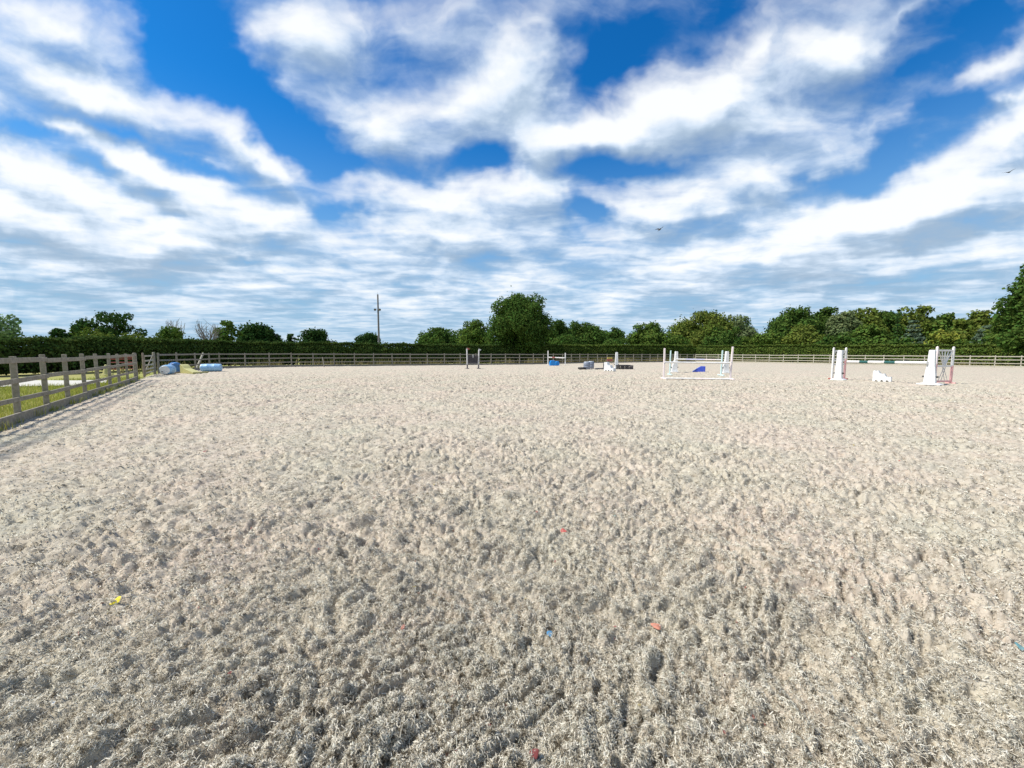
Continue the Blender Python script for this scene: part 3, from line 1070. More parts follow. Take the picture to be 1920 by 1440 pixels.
def hedge(label, pts, h_at, depth, mat, seed, per_m=700, size=.16, rag=.10):
    """clipped hedge: leaves over a long rounded body round a solid dark core box added for opacity; pts: foot of its near face"""
    r = np.random.default_rng(500 + seed)
    root = empty('hedge', pts[0], label, 'hedge', 'long hedges round the arena')
    C_, N_ = [], []
    core = MB()
    p0 = Vector(pts[0])
    tot = 0
    for i, (a, c) in enumerate(zip(pts[:-1], pts[1:])):
        d = (c - a); L_ = d.length; d.normalize(); n = Vector((-d.y, d.x, 0))
        if n.dot(a + c) < 0:
            n = -n                                   # away from the viewer
        k = int(L_ * per_m)
        t = r.random(k) * L_
        hh = np.interp(t / L_, [0, 1], [h_at[i], h_at[i + 1]])
        hh = hh * (1 + .05 * perlin((tot + t) * .35, np.full(k, seed + .5), 40) + .04 * perlin((tot + t) * 1.9, np.full(k, seed + .5), 41))
        which = r.random(k)
        per = hh * 1.0
        face = which < .62
        top = ~face
        off = np.where(face, r.normal(0, rag, k), r.random(k) * depth)
        z = np.where(face, r.random(k) ** .85 * hh, hh + r.normal(0, rag * .55, k))
        # rounded shoulder, leggy foot and bulges
        off = off + np.where(face, .55 * sstep(z / hh, .78, 1.0) + .12 * perlin((tot + t) * .8, z * .9, 42 + seed) + .35 * sstep(1 - z / hh, .75, 1), 0)
        C_.append(np.stack([a.x + d.x * t + n.x * off, a.y + d.y * t + n.y * off, z], -1) - np.array(p0))
        nn = np.where(face[:, None], -np.array(n)[None, :] + np.array([0, 0, .25]), np.array([[0, 0, 1.0]]))
        N_.append(nn)
        # the body of the upper part
        kb = int(L_ * per_m * .45)
        t3 = r.random(kb) * L_; h3 = np.interp(t3 / L_, [0, 1], [h_at[i], h_at[i + 1]])
        C_.append(np.stack([a.x + d.x * t3 + n.x * (.2 + r.random(kb) * (depth - .2)), a.y + d.y * t3 + n.y * (.2 + r.random(kb) * (depth - .2)), h3 * r.uniform(.66, .99, kb)], -1) - np.array(p0))
        N_.append(r.normal(0, 1, (kb, 3)) - np.array(n)[None, :])
        # upright shoots along the top
        ks = int(L_ * 34)
        t2 = r.random(ks) * L_; h2 = np.interp(t2 / L_, [0, 1], [h_at[i], h_at[i + 1]])
        C_.append(np.stack([a.x + d.x * t2 + n.x * r.random(ks) * depth, a.y + d.y * t2 + n.y * r.random(ks) * depth, h2 + np.abs(r.normal(0, .13, ks)) * (.5 + sstep(perlin(t2 * .5, t2 * 0 + seed, 44), -.2, .5))], -1) - np.array(p0))
        N_.append(np.tile(np.array([[0, 0, .6]]), (ks, 1)))
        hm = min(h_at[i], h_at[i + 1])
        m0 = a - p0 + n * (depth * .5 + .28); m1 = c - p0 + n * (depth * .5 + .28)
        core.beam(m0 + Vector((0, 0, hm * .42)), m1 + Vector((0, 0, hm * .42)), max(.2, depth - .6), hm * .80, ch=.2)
        tot += L_
    v, f = leaf_quads(np.concatenate(C_), np.concatenate(N_), size, r, .75, .9)
    mesh_np('foliage', v, f, mat, root)
    core.build('dark_core', M_CORE, root)
    return root


def hz(px, top, D):
    return at(px, top, D).z


# left hedge behind the grass, back hedge, right hedge
HL = [at(-900, 700, 13), at(-300, 700, 19), at(0, 700, 23.5), at(200, 700, 29), at(420, 700, 41)]
HL = [Vector((p.x, p.y, 0)) for p in HL]
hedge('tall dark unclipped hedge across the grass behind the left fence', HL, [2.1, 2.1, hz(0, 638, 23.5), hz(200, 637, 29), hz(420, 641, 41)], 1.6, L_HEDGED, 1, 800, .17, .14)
HB0 = [at(385, 690, 40), at(560, 690, 44.5), at(750, 690, 48), at(905, 690, 54), at(985, 690, 57.5)]
HB0 = [Vector((p.x, p.y, 0)) for p in HB0]
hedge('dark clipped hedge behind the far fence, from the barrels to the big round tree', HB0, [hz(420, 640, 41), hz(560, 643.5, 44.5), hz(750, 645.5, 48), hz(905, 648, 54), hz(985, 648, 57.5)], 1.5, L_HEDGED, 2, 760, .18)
HB1 = [at(980, 690, 57.6), at(1120, 690, 66), at(1300, 690, 78)]
HB1 = [Vector((p.x, p.y, 0)) for p in HB1]
hedge('clipped hedge behind the far fence, between the big round tree and the tall pink jump', HB1, [hz(980, 648, 57.6), hz(1120, 647.5, 66), hz(1300, 647.5, 78)], 1.5, L_HEDGE, 3, 640, .22)
HR = [Vector((38.2, 80, 0)) , Vector((38.2, 80, 0)) + rdir * 43, Vector((38.2, 80, 0)) + rdir * 80]
hedge('evenly clipped green hedge behind the bleached pale fence', HR, [3.1, 2.75, 2.75], 1.6, L_HEDGE, 4, 640, .21)

# trees: label, kind, pixel x of the middle, pixel y of the top, half width in pixels, distance, leaves, style, extras
TREES = [
    ('feathery pale green tree at the edge of the view above the grass', 'willow_tree', -4, 570, 40, 36, L_PALE, 'willow', {}),
    ('small dark round treetop nearest the feathery pale tree, above the hedge', 'tree', 113, 615, 17, 62, L_DARK, 'round', {}),
    ('small grey green treetop between the tiny dark treetop and the spreading oak', 'tree', 146, 615, 17, 64, L_MID, 'round', {}),
    ('spreading dark oak with sky showing through its broken crown', 'oak_tree', 217, 584, 54, 58, L_DARK, 'oak', dict(base=.3, dens=.7)),
    ('loose yellow green bush under the spreading oak on the hedge line', 'bush', 190, 614, 56, 40, L_OLIVE, 'bush', {}),
    ('rounded bright green bush between the spreading oak and the leafless tree', 'bush', 327, 609, 40, 43, L_MID, 'bush', {}),
    ('low green bush filling the hedge top beside the rounded bright bush', 'bush', 277, 617, 28, 42, L_MID, 'bush', {}),
    ('leafless grey tree of thin bare twigs above the hedge', 'bare_tree', 391, 598, 26, 47, None, 'bare', {}),
    ('faint bare twigs rising behind the rounded bright green bush', 'bare_tree', 328, 596, 20, 50, None, 'bare', {}),
    ('narrow loose green tree between the leafless tree and a dark dome', 'tree', 429, 601, 24, 56, L_MID, 'oak', dict(base=.1)),
    ('broad dark dome shaped tree next to the narrow loose tree', 'dome_tree', 487, 606, 38, 64, L_DARK, 'dome', {}),
    ('tiny dark treetop standing alone beside the second dark dome', 'tree', 548, 625, 10, 80, L_DARK, 'round', {}),
    ('isolated dark dome shaped tree midway between barrels and utility pole', 'dome_tree', 591, 616, 33, 76, L_DARK, 'dome', {}),
    ('low dark tree right behind the foot of the utility pole', 'tree', 690, 623, 27, 84, L_DARK, 'dome', {}),
    ('broad low dark tree at the start of the treeline after the open sky', 'tree', 822, 613, 42, 74, L_OAK, 'dome', {}),
    ('mid green rounded tree touching the left flank of the big round tree', 'tree', 893, 600, 34, 68, L_MID, 'round', dict(base=.03)),
    ('big round dark green tree standing in the gap of the far hedge', 'oak_tree', 972, 549, 63, 59, L_OAK, 'round', dict(base=.05, dens=1.2, depth=.9)),
    ('green shoulder of a tree behind the right flank of the big round tree', 'tree', 1045, 600, 30, 74, L_OAK, 'round', dict(base=.05)),
    ('wide dark green tree to the right of the big round tree', 'tree', 1096, 603, 47, 80, L_OAK, 'dome', {}),
    ('small dark tree closing the end of the wide dark clump', 'tree', 1153, 613, 17, 82, L_OAK, 'round', dict(base=.03)),
    ('rounded olive green tree alone between two gaps of sky', 'dome_tree', 1217, 605, 43, 84, L_MID, 'dome', {}),
    ('tall broad green tree behind the tall pink jump', 'tree', 1315, 582, 52, 90, L_OLIVE, 'dome', {}),
    ('pale crowned green tree joined to the tall broad tree', 'tree', 1381, 589, 33, 92, L_GREY, 'round', dict(base=.03)),
    ('dark lower tree in front of the tall broad tree', 'tree', 1352, 612, 34, 84, L_OAK, 'dome', {}),
    ('low bright bush in the dip of the treeline before the wood', 'bush', 1432, 616, 34, 84, L_MID, 'bush', {}),
    ('high domed tree at the near end of the wood', 'tree', 1492, 576, 44, 88, L_OAK, 'dome', {}),
    ('dark green treetop between the high domed tree and the pale feathery one', 'tree', 1542, 576, 28, 92, L_OAK, 'round', dict(base=.03)),
    ('olive low tree in front of the high domed tree', 'tree', 1502, 607, 36, 80, L_OLIVE, 'dome', {}),
    ('pale feathery grey green tree behind the near pink wing', 'tree', 1580, 584, 33, 84, L_GREY, 'round', dict(base=.03)),
    ('flat topped olive tree over the wood behind the near pink wing', 'tree', 1614, 577, 34, 94, L_OLIVE, 'dome', {}),
    ('dark tree in the wood above the striped pole', 'tree', 1655, 582, 30, 94, L_OAK, 'round', dict(base=.03)),
    ('thin dark spruce spike rising out of the wood', 'spruce_tree', 1679, 580, 11, 78, L_DARK, 'spruce', {}),
    ('bright green tree low in the wood above the striped pole', 'tree', 1628, 608, 36, 76, L_MID, 'dome', {}),
    ('pointed tallest treetop of the wood behind the far pink wing', 'tree', 1718, 573, 33, 92, L_OLIVE, 'round', dict(base=.03)),
    ('blue grey cedar in front of the pointed treetop', 'cedar_tree', 1708, 601, 27, 70, L_BLUE, 'cedar', {}),
    ('plain green tree behind the far pink wing in the dip of the wood', 'tree', 1765, 587, 28, 88, L_MID, 'round', dict(base=.03)),
    ('yellow green bush glowing at the foot of the wood', 'bush', 1757, 614, 26, 66, L_YEL, 'bush', {}),
    ('small olive tree between the yellow bush and the layered cedar', 'tree', 1796, 598, 26, 80, L_OLIVE, 'round', dict(base=.03)),
    ('domed light green tree towards the far end of the wood', 'tree', 1836, 581, 27, 84, L_OLIVE, 'dome', {}),
    ('layered grey green cedar in front of the domed light tree', 'cedar_tree', 1846, 611, 30, 62, L_BLUE, 'cedar', {}),
    ('low bright bush under the layered cedar on the hedge', 'bush', 1810, 630, 32, 62, L_MID, 'bush', {}),
    ('dense green tree leaning out below the tall tree at the edge', 'tree', 1886, 585, 30, 58, L_MID, 'round', dict(base=.03)),
    ('tall dark tree at the edge of the view with a ragged outline', 'oak_tree', 1936, 489, 50, 46, L_OAK, 'round', dict(base=.03, dens=1.3)),
    ('dark tree outside the edge filling the wood beside the tall one', 'tree', 2010, 560, 60, 52, L_OAK, 'round', {}),
    ('low dark bush between the high domed tree and the striped pole', 'bush', 1560, 618, 30, 72, L_OAK, 'bush', {}),
    ('shaded bush at the foot of the wide dark tree', 'bush', 1060, 622, 34, 70, L_OAK, 'bush', {}),
    ('green bush joining the rounded olive tree to the tall broad tree', 'bush', 1268, 622, 26, 82, L_MID, 'bush', {}),
    ('low dark bush hiding the trunk of the isolated wide tree', 'bush', 1160, 628, 26, 76, L_OAK, 'bush', {}),
    ('dark bush under the cedar at the foot of the wood', 'bush', 1690, 625, 28, 66, L_OAK, 'bush', {}),
]
for i, (lab, nm, px, top, hwp, D, mt, st, kw) in enumerate(TREES):
    c = at(px, 660, D)
    h = at(px, top, D).z
    hw = hwp / F * D / 1.02
    cat = 'bush' if nm == 'bush' else 'tree'
    make_tree(nm, lab, (c.x, D, -.1), hw, h + .1, mt or M_TWIG, st, i, cat, 'trees and bushes beyond the hedges', **kw)

# the wood behind the single trees
def wood_mass(cols, mat, seed):
    r = np.random.default_rng(900 + seed)
    cl = []
    for (xa, xb, top, D) in cols:
        xa_, xb_ = at(xa, 660, D).x, at(xb, 660, D).x
        n = int((xb_ - xa_) / 1.5) + 2
        for k in range(n):
            x = xa_ + (xb_ - xa_) * (k + r.uniform(0, 1)) / n
            px = 960 + (xa - 960) + (xb - xa) * (x - xa_) / (xb_ - xa_)
            ht = at(px, top + r.uniform(-5, 9), D).z
            for z in np.arange(1.6, ht - 1.2, 1.9):
                cl.append((x + r.normal(0, .4), D + r.normal(0, 1.2), z, r.uniform(1.4, 2.2), .9))
            cl.append((x, D, ht - 1.2, r.uniform(1.1, 1.8), .85))
    c_, n_ = clumps_to_leaves(cl, 2.1 / .25, .5, r)
    v, f = leaf_quads(c_, n_, .48, r)
    return tag(mesh_np('far_wood', v, f, mat), 'far wood closing the gaps behind the single trees', 'wood', kind='stuff')


wood_mass([(1440, 1530, 592, 99), (1530, 1680, 590, 101), (1680, 1790, 597, 99), (1790, 1910, 601, 92), (1030, 1170, 618, 92), (788, 915, 622, 88), (1262, 1412, 606, 99), (1408, 1446, 626, 97)], L_OAK, 1)

# utility pole
pp = at(711, 660, 66)
up_ = empty('utility_pole', (pp.x, 66, -.1), 'tall slim grey pole with two floodlights, rising above the far hedge', 'utility pole')
tp = at(708.2, 552, 66) - Vector((pp.x, 66, -.1))
MB().tube((0, 0, -.5), tuple(tp), .19, .12, n=12).build('pole', M_GREYP2, up_)
zc = at(709, 580, 66).z + .1
cx0 = tp.x * zc / tp.z
MB().beam((cx0 - .34, -.16, zc), (cx0 + .34, -.16, zc), .07, .07).build('crossarm', M_STEEL, up_)
for sgn in (-1, 1):
    s = MB()
    s.tube((cx0 + sgn * .40, .0, zc + .05), (cx0 + sgn * .40, -.42, zc - .12), .09, n=12, rings=[(0, .05), (.25, .1), (.8, .2), (1, .19)])
    s.build('floodlight', M_GREYD, up_)
MB().tube(tuple(tp * .98), tuple(tp * 1.0 + Vector((0, 0, .35))), .02, n=6).build('finial', M_STEEL, up_)

# ------------------------------------------------------------------ jumps
def pole_obj(p0, p1, bands, label, r=.05, cat='jump pole', sag=0.0):
    """round jump pole from p0 to p1; bands: [(share, material)]"""
    p0, p1 = Vector(p0), Vector(p1)
    mats, s, t = [], MB(), 0.0
    tot = sum(x for x, _ in bands)
    for share, mt in bands:
        if mt not in mats:
            mats.append(mt)
        a = t / tot; t += share; c = t / tot
        q0, q1 = p0.lerp(p1, a), p0.lerp(p1, c)
        s.tube(q0 - p0, q1 - p0, r, n=14, mi=mats.index(mt))
    o = s.build('jump_pole', mats)
    o.location = p0
    return tag(o, label, cat, 'jump poles')


def frame_to(p, q):
    """rotation about z whose x axis runs from p to q"""
    return math.atan2(q.y - p.y, q.x - p.x)


def pillar(pos, rz, label, h=1.68, wb=.40, wt=.20, foot=.62, shift=0.0):
    """tapered white plastic jump pillar on a wide foot, keyhole strip and cup pins"""
    root = empty('jump_pillar', pos, label, 'jump stand', 'white plastic jump pillars', rz)
    s = MB()
    pts = [(-wb / 2, .10), (wb / 2, .10), (wb / 2 * .93, .42), (wt / 2 * 1.25 + shift, h * .62), (wt / 2 + shift, h - .04), (wt / 2 * .8 + shift, h), (-wt / 2 * .8 + shift, h), (-wt / 2 + shift, h - .04), (-wt / 2 * 1.25 + shift, h * .62), (-wb / 2 * .93, .42)]
    s.prism(pts, -.11, .11)
    s.build('column', M_WHITE, root, .012)
    s = MB()
    fp = [(-foot / 2, 0), (foot / 2, 0), (foot / 2, .05), (wb / 2 + .03, .098), (-wb / 2 - .03, .098), (-foot / 2, .05)]
    s.prism(fp, -.27, .27)
    s.build('foot', M_WHITE, root, .012)
    s = MB()
    for z in np.arange(.5, h - .15, .12):
        s.tube((shift * .7, -.114, z), (shift * .7, -.108, z), .012, n=8)
    s.build('keyhole_strip', M_GREYD, root)
    for sg in (-1, 1):
        MB().tube((sg * (wb / 2 - .02), 0, .40), (sg * (wb / 2 + .07), 0, .40), .042, n=10).build('peg', M_BLACK, root)
    return root


def wing(pos, rz, label, w, h, post_mats, rails, fan, wires, foot_mat, group):
    """timber wing: two posts in two colours, cross rails and fan of slats; x runs from the inner to the outer post"""
    root = empty('jump_wing', pos, label, 'jump wing', group, rz)
    pw = .085
    for x, (top, low, split) in zip((0, w), post_mats):
        s = MB()
        s.box((x, 0, split / 2), (pw, pw, split), mi=1)
        s.box((x, 0, (split + h) / 2), (pw, pw, h - split), mi=0)
        s.tube((x, 0, h), (x, 0, h + .05), .03, n=10, rings=[(0, .038), (.5, .045), (.85, .03), (1, .01)])
        s.build('post', [top, low], root)
        MB().box((x, 0, .035), (.088, .40, .07)).build('foot', foot_mat, root)
    for z, mt in rails:
        MB().box((w / 2, 0, z), (w - pw - .002, .045, .085)).build('rail', mt, root)
    if fan:
        z0, z1 = rails[1][0] + .045, rails[0][0] - .045
        for k in range(5):
            t = (k - 2) / 2
            MB().beam((w / 2 + t * .06, .0, z0), (w / 2 + t * (w / 2 - .12), .0, z1), .02, .045, up=(0, 1, 0)).build('slat', fan, root)
    if wires:
        z0, z1 = .12, rails[1][0] - .045
        s = MB()
        for a, c in ((-.3, .02), (.3, -.02), (-.12, .1), (.12, -.1)):
            s.tube((w / 2 + a * w, .0, z0), (w / 2 + c * w, .0, z1), .011, n=6)
        s.build('wire_brace', M_STEEL, root)
    return root


# --- the near jump on the right side
rb = ground(1743, 721.5); lb_ = ground(1567, 712.3)
jr = frame_to(lb_, rb)
wr_in = ground(1751.5, 719.5); wr_out = ground(1782, 719)
wing(wr_in, frame_to(wr_in, wr_out), 'far pink and white wing with a fan of slats, beside the widest white pillar', (wr_out - wr_in).length, 1.86,
     [(M_PINKW, M_PINK, 1.0), (M_WHITEW, M_PINK, .92)], [(1.70, M_WHITEW), (.90, M_WHITEW), (.12, M_PINK)], M_WHITEW, True, M_PINK, 'pink and white jump wings')
wl_out = ground(1559.5, 711.2); wl_in = ground(1582.5, 711.0)
wing(wl_in, frame_to(wl_in, wl_out), 'near pink and white wing at the plain white end of the striped pole', (wl_out - wl_in).length, 1.84,
     [(M_WHITEW, M_PINK, 1.22), (M_WHITEW, M_WHITEW, .9)], [(1.68, M_WHITEW), (1.14, M_WHITEW), (.88, M_WHITEW)], M_WHITEW, False, M_RED, 'pink and white jump wings')
pillar(rb, jr, 'white pillar with the widest foot, at the far pink wing', 1.72, .42, .21, .84)
pillar(lb_ + Vector((.05, -.12, 0)), jr, 'white pillar in front of the near pink wing', 1.72, .34, .2, .62)
zp = .92
q0 = Vector((wl_in.x + .07, wl_in.y - .09, at(1586, 678.2, wl_in.y).z)); q1 = Vector((rb.x - .2, rb.y + .0, at(1735, 680.3, rb.y).z))
pole_obj(q0, q1, [(27, M_WHITEW), (18, M_GREEN), (32, M_WHITEW), (20, M_GREEN), (53, M_WHITEW)], 'white and dark green striped pole across the big right-hand jump', .078)


def block(pos, rz, label, mat, L_, h0, h1, d=.5, steps=3, notch=3, group='stepped plastic jump blocks'):
    """stepped plastic block: tall end at x = 0, steps down to the other end, notches along its foot"""
    pts = []
    nl = L_ / (2 * notch + 1)
    for k in range(notch):
        x = nl * (2 * k + 1)
        pts += [(x, 0), (x + nl * .2, .085), (x + nl * .8, .085), (x + nl, 0)]
    base_ = [(0, 0)] + pts + [(L_, 0)]
    top = []
    for k in range(steps):
        xa, xb = L_ * (1 - k / steps), L_ * (1 - (k + 1) / steps)
        z = h1 + (h0 - h1) * k / max(1, steps - 1)
        top += [(xa - .015, z - .05), (xa - .05, z), ((xa + xb) / 2 + .05, z - .0), ((xa + xb) / 2, z - .045), ((xa + xb) / 2 - .06, z), (xb + .035, z + .0)]
    top += [(.0, h0 - .04)]
    s = MB().prism(base_ + top, -d / 2, d / 2)
    o = s.build('jump_block', mat, None, .01)
    o.location = pos; o.rotation_euler = (0, 0, rz)
    return tag(o, label, 'jump block', group)


b0, b1 = ground(1636.5, 714.5), ground(1672, 716)
block(b0, frame_to(b0, b1), 'white stepped block on the sand below the striped pole', M_WHITE, (b1 - b0).length, .60, .27, .5)

# --- the tall jump in the middle: two rails, front posts, mint posts, white pillars
fl, fr = ground(1244.2, 710.5), ground(1369.0, 711.5)


def stand(pos, rz, label, mt, h, w=.085, flag=None, leg=None, group='plain jump stands', tilt=(0, 0)):
    root = empty('jump_stand', pos, label, 'jump stand', group, rz)
    s = MB()
    if leg:
        s.box((0, 0, .20), (w * 1.04, w * 1.04, .40), mi=1)
        s.beam((0, 0, .40), (tilt[0], tilt[1], h), w, w, up=(0, 1, 0), mi=0)
        s.build('post', [mt, leg], root)
    else:
        s.beam((0, 0, 0), (tilt[0], tilt[1], h), w, w, up=(0, 1, 0))
        s.build('post', mt, root)
    f_ = MB().box((0, w / 2 + .2, .04), (.07, .4, .07)).box((0, -w / 2 - .2, .04), (.07, .4, .07))
    f_.build('foot', leg or mt, root)
    s = MB().box((0, -w / 2 - .02, h * .53), (.06, .04, .05)).box((0, -w / 2 - .055, h * .53 - .02), (.06, .03, .09))
    s.build('cup', M_STEEL, root)
    if flag:
        stick = MB().tube((tilt[0], tilt[1], h), (tilt[0], tilt[1], h + .12), .012, n=6).build('flag_stick', M_GREYD, root)
        MB().prism([(.012, h - .12), (.30, h - .02), (.012, h + .10)], -.006, .006).build('flag', flag, stick)
    return root


jm = frame_to(fl, fr)
stand(fl, jm, 'tall pinkish white front stand at the uphill end of the ground pole, beside mint post', M_PINKW, 1.80, tilt=(0, 0))
stand(fr, jm, 'tallest pinkish white front stand, leaning, at the end of the ground pole', M_PINKW, 1.90, tilt=(.06, 0))
bk0, bk1 = ground(1255.5, 703), ground(1351.5, 704.2)
stand(bk0, jm, 'slim pale mint stand between pinkish white stand and white pillar', M_MINT, 1.70, .075, group='mint jump stands', tilt=(.02, 0))
stand(bk1, jm, 'slim pale mint stand close to the leaning tallest stand', M_MINT, 1.72, .075, group='mint jump stands', tilt=(.04, 0))
pl0, pl1 = ground(1264.2, 698), ground(1360.5, 699.5)
pillar(pl0, jm, 'white pillar behind the mint stand, sloping on one side', 1.66, .44, .2, .5, .11)
pillar(pl1, jm, 'white pillar between the second mint stand and the leaning stand', 1.68, .42, .2, .48, .03)
pole_obj(at(1246.5, 679.3, fl.y - .08), at(1368.5, 680.8, fr.y - .08), [(1, M_WHITEW)], 'plain white upper pole on the front of the tall middle jump', .05)
e0, e1 = ground(1246.5, 711), ground(1366, 712.5)
pole_obj(e0 + Vector((0, -.1, .055)), e1 + Vector((0, -.1, .055)), [(2.4, M_WHITEW), (1.2, M_PINKW), (1.4, M_WHITEW)], 'cream white pole lying on the sand under the tall middle jump', .052)
pole_obj(at(1268, 673.5, pl0.y - .15), at(1353, 674.6, pl1.y - .15), [(1, M_WHITEW), (1.9, M_LILAC), (1.1, M_PINKW), (.6, M_WHITEW)], 'lilac and pink banded pole between the white pillars', .052)
# blue wedge block
w0, w1 = ground(1298, 696.8), ground(1322, 697.3)
Lw = (w1 - w0).length
s = MB()
s.prism([(0, 0), (Lw, 0), (Lw, .46), (Lw * .66, .46), (Lw * .30, .24), (.03, .05)], -.25, .25)
wb_ = empty('jump_block', w0, 'royal blue wedge block on the sand inside the tall middle jump', 'jump block', 'stepped plastic jump blocks', frame_to(w0, w1))
s.build('block_body', M_BLUE, wb_, .015)
MB().beam((.05, -.256, .062), (Lw * .34, -.256, .30), .012, .09, up=(0, 1, 0)).build('pale_strip', M_BLUEL, wb_)

# --- narrow flagged jump in front of the round tree
na, nb_ = ground(876.2, 691.6), ground(897.3, 691.3)
jn = frame_to(na, nb_)
stand(na, jn, 'grey flagged stand with a red tip at the dark panel', M_GREYP, 1.86, .10, M_RED, M_GREYD, 'grey flagged stands', (-.03, 0))
stand(nb_, jn, 'grey flagged stand with a white flag at the dark panel', M_GREYP, 1.78, .10, M_WHITE, M_GREYD, 'grey flagged stands', (.04, 0))
dn = empty('jump_filler', na.lerp(nb_, .5) , 'black panel hung between the two grey flagged stands', 'jump panel', None, jn)
wn = (nb_ - na).length - .14
s = MB().box((0, 0, .87), (wn, .04, .72))
s.build('board', M_DARK, dn)
MB().box((0, -.035, 1.18), (.08, .025, .28)).build('pale_batten', M_GREYP, dn)
MB().box((0, -.03, .53), (wn, .03, .06)).box((0, -.03, 1.2), (wn, .028, .05)).build('batten', M_GREYD, dn)

# --- jump by the far fence with blue blocks
ja, jb = ground(1027.3, 684), ground(1059.6, 684.3)
jf = frame_to(ja, jb)
stand(ja, jf, 'tall cream stand of the striped far jump above the blue block', M_WHITEW, 1.78, .12, group='cream stands of the far jump')
stand(jb, jf, 'shorter cream stand of the striped far jump, facing the grey barrels', M_WHITEW, 1.52, .12, group='cream stands of the far jump')
pole_obj(at(1028.5, 670.0, ja.y - .1), at(1058.5, 671.2, jb.y - .1), [(1, M_WHITEW), (.8, M_RED), (1, M_WHITEW), (.6, M_PINKW), (1, M_WHITEW)], 'red and white banded pole of the far jump by the fence', .07)
for (xa, xb, yb, hgt, lab) in ((1030.5, 1041, 685.6, .62, 'bright blue block, larger one of the two under the far jump'), (1041.2, 1048, 685.2, .5, 'bright blue block, smaller one of the two under the far jump')):
    a_, c_ = ground(xa, yb), ground(xb, yb)
    Lx = (c_ - a_).length
    o = MB().prism([(0, 0), (Lx, 0), (Lx, hgt * .6), (Lx * .8, hgt), (Lx * .2, hgt), (0, hgt * .6)], -.3, .3).build('jump_block', M_SKYB, None, .03)
    o.location = a_; o.rotation_euler = (0, 0, frame_to(a_, c_))
    tag(o, lab, 'jump block', 'blue blocks under the far jump')


# ------------------------------------------------------------------ barrels and clutter
def barrel(pos, label, mat, lid_mat, r=.29, L_=.88, lying=None, group='plastic barrels', lift=0):
    """plastic drum with rolling hoops; lying: direction of its axis on the ground"""
    root = empty('barrel', pos, label, 'barrel', group)
    if lying is None:
        p0, ax = Vector((0, 0, 0)), Vector((0, 0, 1))
    else:
        ax = Vector((math.cos(lying), math.sin(lying), 0)); p0 = Vector((0, 0, r)) - ax * (L_ / 2)
    prof = [(0, r * .88), (.03, r * .96), (.08, r * .98), (.28, r), (.31, r * 1.045), (.34, r), (.64, r), (.67, r * 1.045), (.70, r), (.92, r * .98), (.97, r * .96), (1, r * .9)]
    MB().tube(p0, p0 + ax * L_, r, n=28, rings=prof).build('drum', mat, root)
    e = p0 + ax * L_
    lid = MB().tube(e + ax * .001, e + ax * .03, r * .86, n=28, rings=[(0, r * .86), (.7, r * .85), (1, r * .78)]).build('lid', lid_mat, root)
    bd = ax.orthogonal().normalized() * r * .5
    MB().tube(e + ax * .03 + bd, e + ax * .055 + bd, .035, n=12).build('bung', M_GREYD, lid)
    return root


b1_ = ground(307.5, 702.5)
barrel(b1_ + Vector((0, .3, 0)), 'faded light blue barrel lying end-on in front, next to the gate', M_BARREL2, M_WHITE, .31, .9, R(-68))
b2_ = ground(319, 699.5)
barrel(b2_ + Vector((0, .4, 0)), 'darker blue barrel lying behind the faded one, next to the gate', M_BARREL, M_BARREL, .37, .95, R(-40))
b3_ = ground(391, 697)
barrel(b3_ + Vector((0, .3, 0)), 'long pale blue barrel with a white end, lying below the leaning pole', M_BARREL2, M_WHITE, .29, 1.25, R(202))
g1_ = ground(1101, 692.3); g2_ = ground(1109.5, 691.6)
barrel(g1_ + Vector((0, .2, 0)), 'slate grey barrel standing upright, the front one of the pair', M_GREYB, M_GREYT, .31, .66)
barrel(g2_ + Vector((.06, .65, 0)), 'slate grey barrel standing upright, the rear one of the pair', M_GREYB, M_GREYT, .29, .68)
# yellow block and pale pieces in the corner
y0, y1 = ground(345, 699.5), ground(369, 701)
s = MB().prism([(0, 0), ((y1 - y0).length, 0), ((y1 - y0).length, .12), (.62, .34), (.34, .55), (.05, .62), (0, .58)], -.22, .22)
o = s.build('jump_block', M_YELLOW, None, .02); o.location = y0; o.rotation_euler = (0, 0, frame_to(y0, y1))
tag(o, 'faded yellow wedge block lying between the blue barrels and the leaning pole', 'jump block', 'stepped plastic jump blocks')
a_, c_ = ground(366, 700.5), ground(392, 699)
pole_obj(a_ + Vector((0, -.1, .05)), c_ + Vector((0, -.1, .05)), [(1, M_YELLOW)], 'short faded yellow pole on the sand beside the yellow wedge block', .055)
a_, c_ = ground(322, 700.8), ground(346, 699)
pole_obj(a_ + Vector((0, -.1, .05)), c_ + Vector((0, .3, .05)), [(1, M_WOOD)], 'grey wooden pole on the sand between the blue barrels and yellow block', .05)
lpA, lpB = ground(368, 692.5), at(381, 662.2, ground(381, 691.4).y - .06)
s = MB().tube((0, 0, 0), lpB - lpA, .085, .075, n=12)
o = s.build('leaning_post', M_WOOD_PALE); o.location = lpA
tag(o, 'pale round post leaning against the far fence above the barrels', 'post')
a_ = ground(606, 688.2)
o = MB().beam((0, 0, -.1), (-.22, .12, .98), .09, .07, up=(0, 1, 0)).build('leaning_stake', M_WOOD_FAR); o.location = a_ + Vector((0, .25, 0))
tag(o, 'short grey stake leaning on the lower rails of the far fence', 'stake')
